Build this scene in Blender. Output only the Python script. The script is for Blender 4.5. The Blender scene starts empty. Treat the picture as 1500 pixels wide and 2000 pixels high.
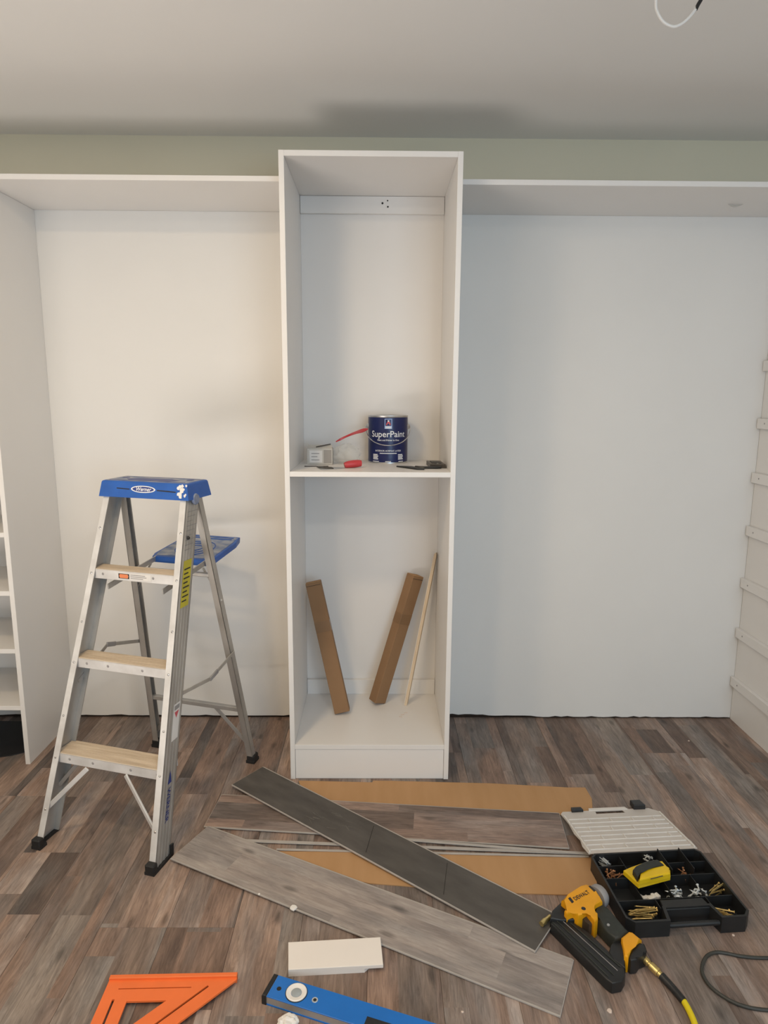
import bpy, bmesh, math, random
from mathutils import Vector, Matrix
random.seed(7)
scene = bpy.context.scene
COL = scene.collection

# ------------------------------------------------------------------ camera
CAM = Vector((0.34988, -2.44543, 1.52826)); YAW, PITCH, ROLL, FPX = 0.0079985, -0.1748917, 0.0061041, 1293.2
_f = Vector((math.sin(YAW), math.cos(YAW), 0)); _r = Vector((math.cos(YAW), -math.sin(YAW), 0)); _u = Vector((0, 0, 1))
FWD = _f * math.cos(PITCH) + _u * math.sin(PITCH); _u2 = _u * math.cos(PITCH) - _f * math.sin(PITCH)
RGT = _r * math.cos(ROLL) + _u2 * math.sin(ROLL); UPV = _u2 * math.cos(ROLL) - _r * math.sin(ROLL)
cam_d = bpy.data.cameras.new('camera'); cam = bpy.data.objects.new('camera', cam_d); COL.objects.link(cam)
cam_d.sensor_fit = 'HORIZONTAL'; cam_d.sensor_width = 36.0; cam_d.lens = FPX / 1500 * 36.0; cam_d.clip_start = 0.02
cam.matrix_world = Matrix(((RGT.x, UPV.x, -FWD.x, CAM.x), (RGT.y, UPV.y, -FWD.y, CAM.y), (RGT.z, UPV.z, -FWD.z, CAM.z), (0, 0, 0, 1)))
scene.camera = cam

# ------------------------------------------------------------------ world, lights, exposure
world = bpy.data.worlds.new('world'); scene.world = world; world.use_nodes = True
world.node_tree.nodes['Background'].inputs[0].default_value = (0.62, 0.78, 1.0, 1)
world.node_tree.nodes['Background'].inputs[1].default_value = 1.0

def area(name, loc, target, size, power, color, shape='DISK', size_y=None):
    d = bpy.data.lights.new(name, 'AREA'); d.shape = shape; d.size = size
    if size_y: d.size_y = size_y
    d.energy = power; d.color = color
    o = bpy.data.objects.new(name, d); COL.objects.link(o); o.location = loc
    o.rotation_euler = (Vector(target) - Vector(loc)).to_track_quat('-Z', 'Y').to_euler()
    return o
WARM = (1.0, 0.75, 0.46); COOL = (0.60, 0.81, 1.0)
area('overhead_light', (-0.45, -1.15, 2.55), (-0.45, -1.15, 0), 0.20, 12, WARM)
area('overhead_light', (-0.80, -2.70, 2.55), (-0.80, -2.70, 0), 0.25, 16, WARM)
area('overhead_light', (0.80, -2.30, 2.55), (0.80, -2.30, 0), 0.25, 11, (1.0, 0.90, 0.78))  # unseen fill added overhead to lift the left panel and bottom shelf
area('low_uplight', (-1.15, -2.05, 0.25), (-1.05, -1.85, 2.58), 1.3, 35, (1.0, 0.92, 0.84))  # unseen broad uplight added near the floor to brighten the ceiling
area('window_daylight', (1.75, -4.52, 1.45), (1.6, 0, 1.2), 1.7, 38, COOL, 'RECTANGLE', 1.3)
scene.view_settings.view_transform = 'Standard'; scene.view_settings.look = 'None'
scene.view_settings.exposure = 0.06; scene.view_settings.gamma = 1.0; scene.view_settings.use_curve_mapping = False

# ------------------------------------------------------------------ helpers
def at(px, py, ax, v):
    d = FWD + RGT * ((px - 750) / FPX) - UPV * ((py - 1000) / FPX)
    return CAM + d * ((v - CAM[ax]) / d[ax])
def fl(px, py, z=0.0): return at(px, py, 2, z)

def mat(name, col, rough=0.5, metal=0.0, var=0.06, scale=6.0, bump=0.0, bscale=60.0, stretch=(1, 1, 1), alpha=1.0, trans=0.0, spec=0.5, col2=None, detail=4):
    m = bpy.data.materials.new(name); m.use_nodes = True; nt = m.node_tree; b = nt.nodes['Principled BSDF']
    tc = nt.nodes.new('ShaderNodeTexCoord'); mp = nt.nodes.new('ShaderNodeMapping'); mp.inputs['Scale'].default_value = stretch
    nt.links.new(tc.outputs['Object'], mp.inputs['Vector'])
    nz = nt.nodes.new('ShaderNodeTexNoise'); nz.inputs['Scale'].default_value = scale; nz.inputs['Detail'].default_value = detail
    nt.links.new(mp.outputs[0], nz.inputs['Vector'])
    rp = nt.nodes.new('ShaderNodeValToRGB'); nt.links.new(nz.outputs[0], rp.inputs[0])
    c2 = col2 if col2 else tuple(min(1, c * (1 + var)) for c in col)
    c1 = col if col2 else tuple(c * (1 - var) for c in col)
    rp.color_ramp.elements[0].position = 0.3; rp.color_ramp.elements[1].position = 0.7
    rp.color_ramp.elements[0].color = (*c1, 1); rp.color_ramp.elements[1].color = (*c2, 1)
    nt.links.new(rp.outputs[0], b.inputs['Base Color'])
    b.inputs['Roughness'].default_value = rough; b.inputs['Metallic'].default_value = metal
    b.inputs['Alpha'].default_value = alpha; b.inputs['Transmission Weight'].default_value = trans
    b.inputs['Specular IOR Level'].default_value = spec
    if bump > 0:
        n2 = nt.nodes.new('ShaderNodeTexNoise'); n2.inputs['Scale'].default_value = bscale; nt.links.new(mp.outputs[0], n2.inputs['Vector'])
        bp = nt.nodes.new('ShaderNodeBump'); bp.inputs['Strength'].default_value = bump; bp.inputs['Distance'].default_value = 0.002
        nt.links.new(n2.outputs[0], bp.inputs['Height']); nt.links.new(bp.outputs[0], b.inputs['Normal'])
    return m

def wood_print(name, tones, strips=3.0, width=0.195, grain=1.0, rough=0.5, length=0.75, greying=0.5):
    """plank print: boards of random tone across a plank that runs along local Y, with grain and dark smudges"""
    m = bpy.data.materials.new(name); m.use_nodes = True; nt = m.node_tree; N = nt.nodes.new; L = nt.links.new
    b = nt.nodes['Principled BSDF']
    tc = N('ShaderNodeTexCoord'); oi = N('ShaderNodeObjectInfo')
    sep = N('ShaderNodeSeparateXYZ'); L(tc.outputs['Object'], sep.inputs[0])
    def math_(op, a, c=None, v=None):
        n = N('ShaderNodeMath'); n.operation = op
        for i, s in enumerate((a, c)):
            if s is None: continue
            if isinstance(s, (int, float)): n.inputs[i].default_value = s
            else: L(s, n.inputs[i])
        return n.outputs[0]
    rnd = math_('MULTIPLY', oi.outputs['Random'], 97.0)
    sx = math_('ADD', math_('MULTIPLY', math_('ADD', sep.outputs[0], width / 2), strips / width), math_('MULTIPLY', oi.outputs['Random'], 0.7))
    si = math_('FLOOR', sx)
    wn = N('ShaderNodeTexWhiteNoise'); wn.noise_dimensions = '2D'
    cb = N('ShaderNodeCombineXYZ'); L(si, cb.inputs[0]); L(rnd, cb.inputs[1]); L(cb.outputs[0], wn.inputs['Vector'])
    sy = math_('FLOOR', math_('ADD', math_('DIVIDE', sep.outputs[1], length), math_('MULTIPLY', wn.outputs['Value'], 5.0)))
    cb2 = N('ShaderNodeCombineXYZ'); L(si, cb2.inputs[0]); L(sy, cb2.inputs[1]); L(rnd, cb2.inputs[2])
    w2 = N('ShaderNodeTexWhiteNoise'); w2.noise_dimensions = '3D'; L(cb2.outputs[0], w2.inputs['Vector'])
    ramp = N('ShaderNodeValToRGB'); cr = ramp.color_ramp; cr.interpolation = 'LINEAR'
    while len(cr.elements) < len(tones): cr.elements.new(0.5)
    for i, t in enumerate(tones):
        cr.elements[i].position = i / (len(tones) - 1); cr.elements[i].color = (*t, 1)
    L(w2.outputs['Value'], ramp.inputs[0])
    # grain coordinates: long along Y, offset for each board
    off = N('ShaderNodeVectorMath'); off.operation = 'SCALE'; L(w2.outputs['Color'], off.inputs[0]); off.inputs['Scale'].default_value = 40.0
    ad = N('ShaderNodeVectorMath'); ad.operation = 'ADD'; L(tc.outputs['Object'], ad.inputs[0]); L(off.outputs[0], ad.inputs[1])
    mp = N('ShaderNodeMapping'); mp.inputs['Scale'].default_value = (58, 5.5, 1); L(ad.outputs[0], mp.inputs[0])
    g = N('ShaderNodeTexNoise'); g.inputs['Scale'].default_value = 1.6; g.inputs['Detail'].default_value = 10; g.inputs['Roughness'].default_value = 0.70
    g.inputs['Distortion'].default_value = 1.1; L(mp.outputs[0], g.inputs['Vector'])
    gr = N('ShaderNodeValToRGB'); gr.color_ramp.elements[0].position = 0.30; gr.color_ramp.elements[1].position = 0.66
    gr.color_ramp.elements[0].color = (0.52, 0.50, 0.49, 1); gr.color_ramp.elements[1].color = (1.30, 1.29, 1.28, 1); L(g.outputs[0], gr.inputs[0])
    mx = N('ShaderNodeMix'); mx.data_type = 'RGBA'; mx.blend_type = 'MULTIPLY'; mx.inputs[0].default_value = grain
    L(ramp.outputs[0], mx.inputs[6]); L(gr.outputs[0], mx.inputs[7])
    mp2 = N('ShaderNodeMapping'); mp2.inputs['Scale'].default_value = (16, 5, 1); L(ad.outputs[0], mp2.inputs[0])
    s = N('ShaderNodeTexNoise'); s.inputs['Scale'].default_value = 1.0; s.inputs['Detail'].default_value = 6; L(mp2.outputs[0], s.inputs['Vector'])
    sr = N('ShaderNodeValToRGB'); sr.color_ramp.elements[0].position = 0.36; sr.color_ramp.elements[1].position = 0.60
    sr.color_ramp.elements[0].color = (0.66, 0.66, 0.68, 1); sr.color_ramp.elements[1].color = (1.06, 1.05, 1.04, 1); L(s.outputs[0], sr.inputs[0])
    mx2 = N('ShaderNodeMix'); mx2.data_type = 'RGBA'; mx2.blend_type = 'MULTIPLY'; mx2.inputs[0].default_value = 0.85
    L(mx.outputs[2], mx2.inputs[6]); L(sr.outputs[0], mx2.inputs[7])
    # weathered grey patches running along the boards
    mp3 = N('ShaderNodeMapping'); mp3.inputs['Scale'].default_value = (11, 2.2, 1); L(ad.outputs[0], mp3.inputs[0])
    g3 = N('ShaderNodeTexNoise'); g3.inputs['Scale'].default_value = 1.0; g3.inputs['Detail'].default_value = 5; L(mp3.outputs[0], g3.inputs['Vector'])
    r3 = N('ShaderNodeMapRange'); r3.inputs[1].default_value = 0.45; r3.inputs[2].default_value = 0.68; r3.inputs[3].default_value = 0.0; r3.inputs[4].default_value = greying; L(g3.outputs[0], r3.inputs[0])
    hs3 = N('ShaderNodeHueSaturation'); hs3.inputs['Saturation'].default_value = 0.35; hs3.inputs['Value'].default_value = 1.02; L(mx2.outputs[2], hs3.inputs['Color'])
    mx3 = N('ShaderNodeMix'); mx3.data_type = 'RGBA'; L(r3.outputs[0], mx3.inputs[0]); L(mx2.outputs[2], mx3.inputs[6]); L(hs3.outputs[0], mx3.inputs[7])
    # scattered knots
    mp4 = N('ShaderNodeMapping'); mp4.inputs['Scale'].default_value = (7.0, 2.6, 1); L(ad.outputs[0], mp4.inputs[0])
    vo = N('ShaderNodeTexVoronoi'); vo.voronoi_dimensions = '2D'; vo.inputs['Scale'].default_value = 1.0; L(mp4.outputs[0], vo.inputs['Vector'])
    r4 = N('ShaderNodeMapRange'); r4.inputs[1].default_value = 0.03; r4.inputs[2].default_value = 0.09; r4.inputs[3].default_value = 0.55; r4.inputs[4].default_value = 1.0; L(vo.outputs['Distance'], r4.inputs[0])
    hs4 = N('ShaderNodeHueSaturation'); L(r4.outputs[0], hs4.inputs['Value']); L(mx3.outputs[2], hs4.inputs['Color'])
    L(hs4.outputs[0], b.inputs['Base Color'])
    b.inputs['Roughness'].default_value = rough; b.inputs['Specular IOR Level'].default_value = 0.35
    bp = N('ShaderNodeBump'); bp.inputs['Strength'].default_value = 0.12; bp.inputs['Distance'].default_value = 0.001
    L(g.outputs[0], bp.inputs['Height']); L(bp.outputs[0], b.inputs['Normal'])
    return m

M = {}
M['white'] = mat('white_melamine', (0.80, 0.785, 0.765), 0.38, var=0.012, scale=3)
M['wallwhite'] = mat('white_drywall_paint', (0.80, 0.79, 0.765), 0.75, var=0.015, scale=2.5, bump=0.05, bscale=160)
M['sage'] = mat('sage_wall_paint', (0.74, 0.69, 0.54), 0.8, var=0.02, scale=2.0, bump=0.05, bscale=160)
M['ceil'] = mat('ceiling_paint', (0.83, 0.82, 0.80), 0.85, var=0.01, scale=2.0, bump=0.04, bscale=160)
M['room'] = mat('room_wall_paint', (0.80, 0.79, 0.74), 0.8, var=0.02, scale=2.0)
M['sub'] = mat('subfloor', (0.24, 0.17, 0.13), 0.9, var=0.2, scale=8)
M['floor'] = wood_print('floor_plank_print', [(0.125, 0.093, 0.078), (0.22, 0.152, 0.120), (0.31, 0.215, 0.168), (0.205, 0.168, 0.145), (0.39, 0.28, 0.222), (0.24, 0.168, 0.132), (0.285, 0.245, 0.215)], strips=2.0, grain=0.9, rough=0.48, greying=0.75)
M['plankbrown'] = wood_print('brown_plank_print', [(0.19, 0.135, 0.110), (0.27, 0.195, 0.160), (0.34, 0.245, 0.20), (0.17, 0.13, 0.11)], strips=2.0, grain=0.9, length=0.8)
M['plankgrey'] = wood_print('grey_plank_print', [(0.33, 0.295, 0.27), (0.40, 0.35, 0.32), (0.31, 0.275, 0.255), (0.37, 0.32, 0.29)], strips=2.0, grain=0.55, length=0.9)
M['plankback'] = mat('vinyl_plank_underside', (0.060, 0.054, 0.048), 0.55, scale=4, col2=(0.105, 0.095, 0.086), stretch=(5, 1.6, 1), bump=0.1, bscale=40, detail=9)
M['scuff'] = mat('grey_scuff', (0.085, 0.078, 0.070), 0.6, scale=30, col2=(0.14, 0.13, 0.115))
M['plankcore'] = mat('vinyl_plank_core', (0.42, 0.39, 0.36), 0.6, var=0.08, scale=20)
M['alu'] = mat('aluminium', (0.40, 0.385, 0.365), 0.46, 0.65, scale=9, col2=(0.58, 0.565, 0.54), stretch=(1, 1, 0.35), bump=0.08, bscale=30)
M['alu_paint'] = mat('paint_spattered_aluminium', (0.62, 0.61, 0.60), 0.5, 0.35, scale=14, col2=(0.80, 0.80, 0.80), bump=0.1, bscale=40)
M['tread'] = mat('dusty_tread', (0.50, 0.40, 0.29), 0.7, 0.0, scale=5, col2=(0.70, 0.59, 0.46), stretch=(1, 14, 1), bump=0.2, bscale=40)
M['blue'] = mat('blue_plastic', (0.018, 0.105, 0.42), 0.42, var=0.12, scale=12)
M['bluedirty'] = mat('worn_blue_plastic', (0.06, 0.12, 0.30), 0.5, scale=22, col2=(0.42, 0.43, 0.45), detail=8, stretch=(1, 1, 1))
M['traygrey'] = mat('worn_grey_tray', (0.10, 0.17, 0.34), 0.55, scale=18, col2=(0.46, 0.46, 0.46), detail=8, stretch=(1, 2, 1))
M['black'] = mat('black_rubber', (0.012, 0.012, 0.013), 0.6, var=0.2, scale=20)
M['blackp'] = mat('black_plastic', (0.014, 0.015, 0.016), 0.42, var=0.2, scale=20)
M['hole'] = mat('dark_hole', (0.02, 0.018, 0.016), 0.9, var=0.1)
M['steel'] = mat('steel', (0.60, 0.60, 0.60), 0.3, 0.95, var=0.1, scale=20)
M['chrome'] = mat('bright_wire', (0.75, 0.75, 0.76), 0.22, 1.0, var=0.05)
M['brass'] = mat('brass', (0.72, 0.56, 0.24), 0.32, 0.9, var=0.15, scale=60)
M['gold'] = mat('gold_zinc', (0.60, 0.43, 0.16), 0.38, 0.75, var=0.2, scale=60)
M['copper'] = mat('copper_screw', (0.40, 0.19, 0.09), 0.42, 0.7, var=0.2, scale=60)
M['zinc'] = mat('zinc', (0.62, 0.66, 0.68), 0.4, 0.7, var=0.15, scale=60)
M['paleplastic'] = mat('pale_plastic', (0.62, 0.64, 0.63), 0.5, var=0.1, scale=30)
M['card'] = mat('cardboard', (0.44, 0.25, 0.110), 0.85, scale=3, col2=(0.49, 0.285, 0.135), bump=0.05, bscale=30, stretch=(6, 1, 1))
M['carddark'] = mat('brown_carton', (0.24, 0.135, 0.065), 0.8, scale=4, col2=(0.31, 0.18, 0.09), bump=0.05, bscale=40)
M['tape'] = mat('packing_tape', (0.22, 0.125, 0.06), 0.35, var=0.08, scale=8)
M['pine'] = mat('pine_edge', (0.62, 0.48, 0.33), 0.65, scale=8, col2=(0.76, 0.64, 0.48), stretch=(4, 4, 0.4))
M['navy'] = mat('navy_label', (0.005, 0.012, 0.085), 0.32, var=0.1, scale=6)
M['ink'] = mat('white_ink', (0.80, 0.82, 0.85), 0.5, var=0.02)
M['inkblue'] = mat('light_blue_ink', (0.30, 0.42, 0.72), 0.5, var=0.05)
M['inkred'] = mat('red_ink', (0.62, 0.10, 0.12), 0.5, var=0.05)
M['inkblack'] = mat('black_ink', (0.02, 0.02, 0.022), 0.5, var=0.05)
M['inkorange'] = mat('orange_ink', (0.75, 0.24, 0.10), 0.5, var=0.05)
M['stickerw'] = mat('white_sticker', (0.74, 0.72, 0.70), 0.45, var=0.04, scale=20)
M['stickery'] = mat('yellow_sticker', (0.62, 0.53, 0.03), 0.45, scale=26, col2=(0.48, 0.42, 0.04))
M['stickerblue'] = mat('dark_blue_sticker', (0.03, 0.05, 0.22), 0.45, var=0.1)
M['red'] = mat('red_plastic', (0.52, 0.045, 0.055), 0.38, var=0.12, scale=14)
M['clear'] = mat('clear_film', (0.75, 0.75, 0.72), 0.12, alpha=0.30, var=0.05, bump=0.5, bscale=50)
M['clearlid'] = mat('frosted_clear_plastic', (0.74, 0.70, 0.66), 0.35, alpha=0.80, var=0.04, scale=12)
M['clearrib'] = mat('frosted_plastic_rib', (0.84, 0.81, 0.77), 0.3, alpha=0.85, var=0.03)
M['yellow'] = mat('tool_yellow', (0.80, 0.36, 0.006), 0.42, var=0.06, scale=20)
M['yellow2'] = mat('sensor_yellow', (0.78, 0.52, 0.010), 0.42, var=0.06, scale=20)
M['hose'] = mat('yellow_hose', (0.78, 0.62, 0.01), 0.42, var=0.05, scale=20)
M['greenblack'] = mat('charcoal_grip', (0.026, 0.030, 0.026), 0.6, var=0.15, scale=60, bump=0.15, bscale=250)
M['grey'] = mat('grey_cap', (0.30, 0.29, 0.29), 0.5, var=0.08, scale=20)
M['block'] = mat('white_offcut', (0.84, 0.79, 0.74), 0.5, var=0.015, scale=10)
M['orange'] = mat('orange_plastic', (0.86, 0.185, 0.045), 0.40, var=0.05, scale=12)
M['levelblue'] = mat('level_blue', (0.010, 0.155, 0.55), 0.30, var=0.06, scale=10)
M['vial'] = mat('vial_grey', (0.36, 0.40, 0.42), 0.15, var=0.08, scale=30)
M['whitep'] = mat('white_plastic', (0.82, 0.80, 0.77), 0.4, var=0.02)
M['paper'] = mat('crumpled_paper', (0.80, 0.78, 0.75), 0.8, var=0.05, scale=30)
M['cord'] = mat('dark_cord', (0.040, 0.040, 0.034), 0.5, var=0.12, scale=30)
M['cable'] = mat('white_cable', (0.78, 0.77, 0.75), 0.45, var=0.03)
M['carton'] = mat('grey_carton', (0.56, 0.54, 0.50), 0.6, var=0.05, scale=12)
M['chip'] = mat('wood_chip', (0.70, 0.58, 0.50), 0.8, var=0.1, scale=40)
M['mat'] = mat('black_rubber_mat', (0.010, 0.011, 0.013), 0.55, var=0.2, scale=12)
M['darkgrey'] = mat('dark_grey_plastic', (0.055, 0.047, 0.04), 0.35, var=0.15, scale=20)
M['glass'] = mat('window_glass', (0.9, 0.95, 1.0), 0.05, alpha=0.15)

# --- bmesh shapes
def bm_new(): return bmesh.new()
def add_box(bm, a, b, bev=0.0, mtx=None, seg=1):
    x0, y0, z0 = a; x1, y1, z1 = b
    vs = [bm.verts.new(v) for v in ((x0, y0, z0), (x1, y0, z0), (x1, y1, z0), (x0, y1, z0), (x0, y0, z1), (x1, y0, z1), (x1, y1, z1), (x0, y1, z1))]
    fs = [bm.faces.new([vs[i] for i in q]) for q in ((3, 2, 1, 0), (4, 5, 6, 7), (0, 1, 5, 4), (1, 2, 6, 5), (2, 3, 7, 6), (3, 0, 4, 7))]
    if bev > 0:
        r = bmesh.ops.bevel(bm, geom=list({e for f in fs for e in f.edges}), offset=bev, segments=seg, affect='EDGES', profile=0.5)
        vs = list({v for f in r['faces'] for v in f.verts} | {v for v in vs if v.is_valid})
    if mtx is not None:
        for v in vs: v.co = mtx @ v.co
    return vs
def add_bar(bm, p, q, w, d, side=Vector((1, 0, 0)), bev=0.0):
    """rectangular bar from p to q; w along side, d across"""
    p = Vector(p); q = Vector(q); a = q - p; ln = a.length; a = a / ln
    s = Vector(side); s = (s - a * s.dot(a)).normalized(); t = a.cross(s)
    mx = Matrix(((s.x, t.x, a.x, p.x), (s.y, t.y, a.y, p.y), (s.z, t.z, a.z, p.z), (0, 0, 0, 1)))
    return add_box(bm, (-w / 2, -d / 2, 0), (w / 2, d / 2, ln), bev, mx)
def add_tube(bm, pts, r, seg=10, cap=True):
    pts = [Vector(p) for p in pts]; n = len(pts); rings = []
    rad = r if isinstance(r, (list, tuple)) else [r] * n
    up = None
    for i, p in enumerate(pts):
        t = (pts[min(i + 1, n - 1)] - pts[max(i - 1, 0)]).normalized()
        if up is None:
            up = Vector((0, 0, 1)) if abs(t.z) < 0.9 else Vector((1, 0, 0))
        up = (up - t * up.dot(t)).normalized(); sd = t.cross(up)
        rings.append([bm.verts.new(p + (up * math.cos(2 * math.pi * k / seg) + sd * math.sin(2 * math.pi * k / seg)) * rad[i]) for k in range(seg)])
    for a, b in zip(rings, rings[1:]):
        for k in range(seg): bm.faces.new((a[k], a[(k + 1) % seg], b[(k + 1) % seg], b[k]))
    if cap: bm.faces.new(rings[0][::-1]); bm.faces.new(rings[-1])
def smooth_path(pts, n=8):
    pts = [Vector(p) for p in pts]; out = []
    for i in range(len(pts) - 1):
        p0, p1, p2, p3 = pts[max(i - 1, 0)], pts[i], pts[i + 1], pts[min(i + 2, len(pts) - 1)]
        for k in range(n):
            t = k / n
            out.append(0.5 * ((2 * p1) + (p2 - p0) * t + (2 * p0 - 5 * p1 + 4 * p2 - p3) * t * t + (3 * p1 - p0 - 3 * p2 + p3) * t ** 3))
    out.append(pts[-1]); return out
def add_prism(bm, poly, z0, z1, bev=0.0, seg=2, top=None):
    """poly: list of (x, y) points; extruded from z0 to z1; top optionally another outline"""
    area_ = sum(poly[i][0] * poly[(i + 1) % len(poly)][1] - poly[(i + 1) % len(poly)][0] * poly[i][1] for i in range(len(poly)))
    tp = top or poly
    if area_ < 0: poly = poly[::-1]; tp = tp[::-1]
    lo = [bm.verts.new((p[0], p[1], z0)) for p in poly]; hi = [bm.verts.new((p[0], p[1], z1)) for p in tp]
    n = len(poly); f1 = bm.faces.new(lo[::-1]); f2 = bm.faces.new(hi)
    for i in range(n): bm.faces.new((lo[i], lo[(i + 1) % n], hi[(i + 1) % n], hi[i]))
    if bev > 0: bmesh.ops.bevel(bm, geom=list(f2.edges), offset=bev, segments=seg, affect='EDGES', profile=0.5)
def add_lathe(bm, prof, c=(0, 0, 0), seg=40, axis=None):
    """prof: list of (r, z); closed at ends where r == 0"""
    q = Vector((0, 0, 1)).rotation_difference(Vector(axis)) if axis is not None else None
    rings = []
    for r, z in prof:
        ring = []
        for k in range(seg if r > 1e-6 else 1):
            a = 2 * math.pi * k / seg; v = Vector((r * math.cos(a), r * math.sin(a), z))
            if q: v = q @ v
            ring.append(bm.verts.new(v + Vector(c)))
        rings.append(ring)
    for a, b in zip(rings, rings[1:]):
        if len(a) == 1 and len(b) == 1: continue
        for k in range(seg):
            if len(a) == 1: bm.faces.new((a[0], b[(k + 1) % seg], b[k])) if False else bm.faces.new((a[0], b[k], b[(k + 1) % seg]))
            elif len(b) == 1: bm.faces.new((a[k], a[(k + 1) % seg], b[0]))
            else: bm.faces.new((a[k], a[(k + 1) % seg], b[(k + 1) % seg], b[k]))
def text_bm(bm, s, size, fn, bold=0.0, shear=0.0, sub=0):
    """lettering as flat faces; fn maps a flat (x, y) to a 3D point"""
    cu = bpy.data.curves.new('lettering', 'FONT'); cu.body = s; cu.size = size; cu.align_x = 'CENTER'; cu.align_y = 'CENTER'; cu.shear = shear; cu.offset = bold; cu.resolution_u = 3
    o = bpy.data.objects.new('lettering', cu); COL.objects.link(o)
    dg = bpy.context.evaluated_depsgraph_get(); me = o.evaluated_get(dg).to_mesh()
    vs = [bm.verts.new(fn(v.co.x, v.co.y)) for v in me.vertices]
    for p in me.polygons:
        try: bm.faces.new([vs[i] for i in p.vertices])
        except ValueError: pass
    o.evaluated_get(dg).to_mesh_clear(); bpy.data.objects.remove(o); bpy.data.curves.remove(cu)
def quad_bm(bm, pts):
    bm.faces.new([bm.verts.new(p) for p in pts])

# --- objects
def obj(name, bm, m, parent=None, world=False, smooth=False, recalc=True, loc=None):
    if recalc: bmesh.ops.recalc_face_normals(bm, faces=bm.faces)
    if world and parent is not None:
        inv = (Matrix.Translation(parent.location) @ parent.rotation_euler.to_matrix().to_4x4()).inverted()
        bm.transform(inv)
    me = bpy.data.meshes.new(name); bm.to_mesh(me); bm.free()
    if smooth:
        for p in me.polygons: p.use_smooth = True
        try: me.set_sharp_from_angle(angle=math.radians(38))
        except Exception: pass
    me.materials.append(M[m] if isinstance(m, str) else m)
    o = bpy.data.objects.new(name, me); COL.objects.link(o)
    if parent is not None: o.parent = parent
    if loc is not None: o.location = loc
    return o
def tag(o, label, cat, group=None, kind=None):
    o['label'] = label; o['category'] = cat
    if group: o['group'] = group
    if kind: o['kind'] = kind
    return o
def thing(name, label, cat, loc=(0, 0, 0), rotz=0.0, group=None):
    o = bpy.data.objects.new(name, None); COL.objects.link(o); o.empty_display_size = 0.05
    o.location = loc; o.rotation_euler = (0, 0, rotz); return tag(o, label, cat, group)
def solo(name, bm, m, label, cat, group=None, smooth=False):
    """a thing of one mesh, its origin moved to the middle of its base"""
    xs = [v.co for v in bm.verts]; lo = Vector((min(v[i] for v in xs) for i in range(3))); hi = Vector((max(v[i] for v in xs) for i in range(3)))
    c = Vector(((lo.x + hi.x) / 2, (lo.y + hi.y) / 2, lo.z)); bm.transform(Matrix.Translation(-c))
    return tag(obj(name, bm, m, smooth=smooth, loc=c), label, cat, group)
def struct(name, bm, m, label, cat, parent=None):
    o = obj(name, bm, m, parent); o['kind'] = 'structure'
    if parent is None: o['label'] = label; o['category'] = cat
    return o
def dup(root, loc, rot=None, label=None):
    r = root.copy(); COL.objects.link(r); r.location = loc
    if rot is not None: r.rotation_euler = rot
    if label: r['label'] = label
    for ch in root.children:
        c = ch.copy(); COL.objects.link(c); c.parent = r
        for g in ch.children:
            d = g.copy(); COL.objects.link(d); d.parent = c
    return r

# ------------------------------------------------------------------ the room
W, T, H, D = 0.635, 0.019, 2.352, 0.4775
YW, HC = 0.519, 2.5806
XL, XR, YF = -2.6, 2.9, -4.6
bm = bm_new(); add_box(bm, (XL - 0.1, YW + 0.012, -0.02), (XR + 0.1, YW + 0.11, HC + 0.1))
wall_back = struct('wall_back', bm, 'sage', 'sage painted wall showing in a band above the white shelves', 'wall')
def ragged_panel(x0, x1, z1, amp, base):
    bm = bm_new(); n = 60; bot = []
    for i in range(n + 1):
        x = x0 + (x1 - x0) * i / n
        bot.append((x, base(x) + random.uniform(0, amp) * (1 if random.random() < 0.5 else 0.3)))
    fr = [bm.verts.new((x, YW, z)) for x, z in bot] + [bm.verts.new((x1, YW, z1)), bm.verts.new((x0, YW, z1))]
    bk = [bm.verts.new((v.co.x, YW + 0.0115, v.co.z)) for v in fr]
    bm.faces.new(fr); bm.faces.new(bk[::-1]); k = len(fr)
    for i in range(k): bm.faces.new((fr[i], bk[i], bk[(i + 1) % k], fr[(i + 1) % k]))
    return bm
o = obj('wall_panel', ragged_panel(-1.72, 0.3, 2.284, 0.005, lambda x: 0.009), 'wallwhite', wall_back); o['label'] = 'fresh white drywall behind the ladder'
o = obj('wall_panel', ragged_panel(0.3, 2.05, 2.279, 0.006, lambda x: 0.016 if x < 0.86 else (0.011 if x < 1.1 else 0.005)), 'wallwhite', wall_back); o['label'] = 'fresh white drywall of the empty right bay'
bm = bm_new(); add_box(bm, (-1.72, YW + 0.0085, -0.006), (2.05, YW + 0.0119, 0.004)); add_box(bm, (-1.72, YW + 0.0116, -0.006), (2.05, YW + 0.0119, 0.05)); o = obj('gap_shade', bm, mat('dark_gap_shade', (0.035, 0.022, 0.015), 0.9, var=0.3, scale=30), wall_back); o['label'] = 'dark strip standing in for shade in the gap at the wall foot'  # near-black strip added as the shade inside the gap under the drywall
bm = bm_new(); add_box(bm, (XL - 0.1, YF - 0.1, HC), (XR + 0.1, YW + 0.012, HC + 0.1)); struct('ceiling', bm, 'ceil', 'plain pale painted ceiling', 'ceiling')
bm = bm_new(); add_box(bm, (XL - 0.1, YF, -0.02), (XL, YW + 0.012, HC)); struct('wall_left', bm, 'room', 'plain painted side wall beyond the shelf unit', 'wall')
bm = bm_new(); add_box(bm, (XR, YF, -0.02), (XR + 0.1, YW + 0.012, HC)); struct('wall_right', bm, 'room', 'plain painted side wall beyond the cleated panel', 'wall')
bm = bm_new(); WX0, WX1, WZ0, WZ1 = 0.85, 2.65, 0.75, 2.15
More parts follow.
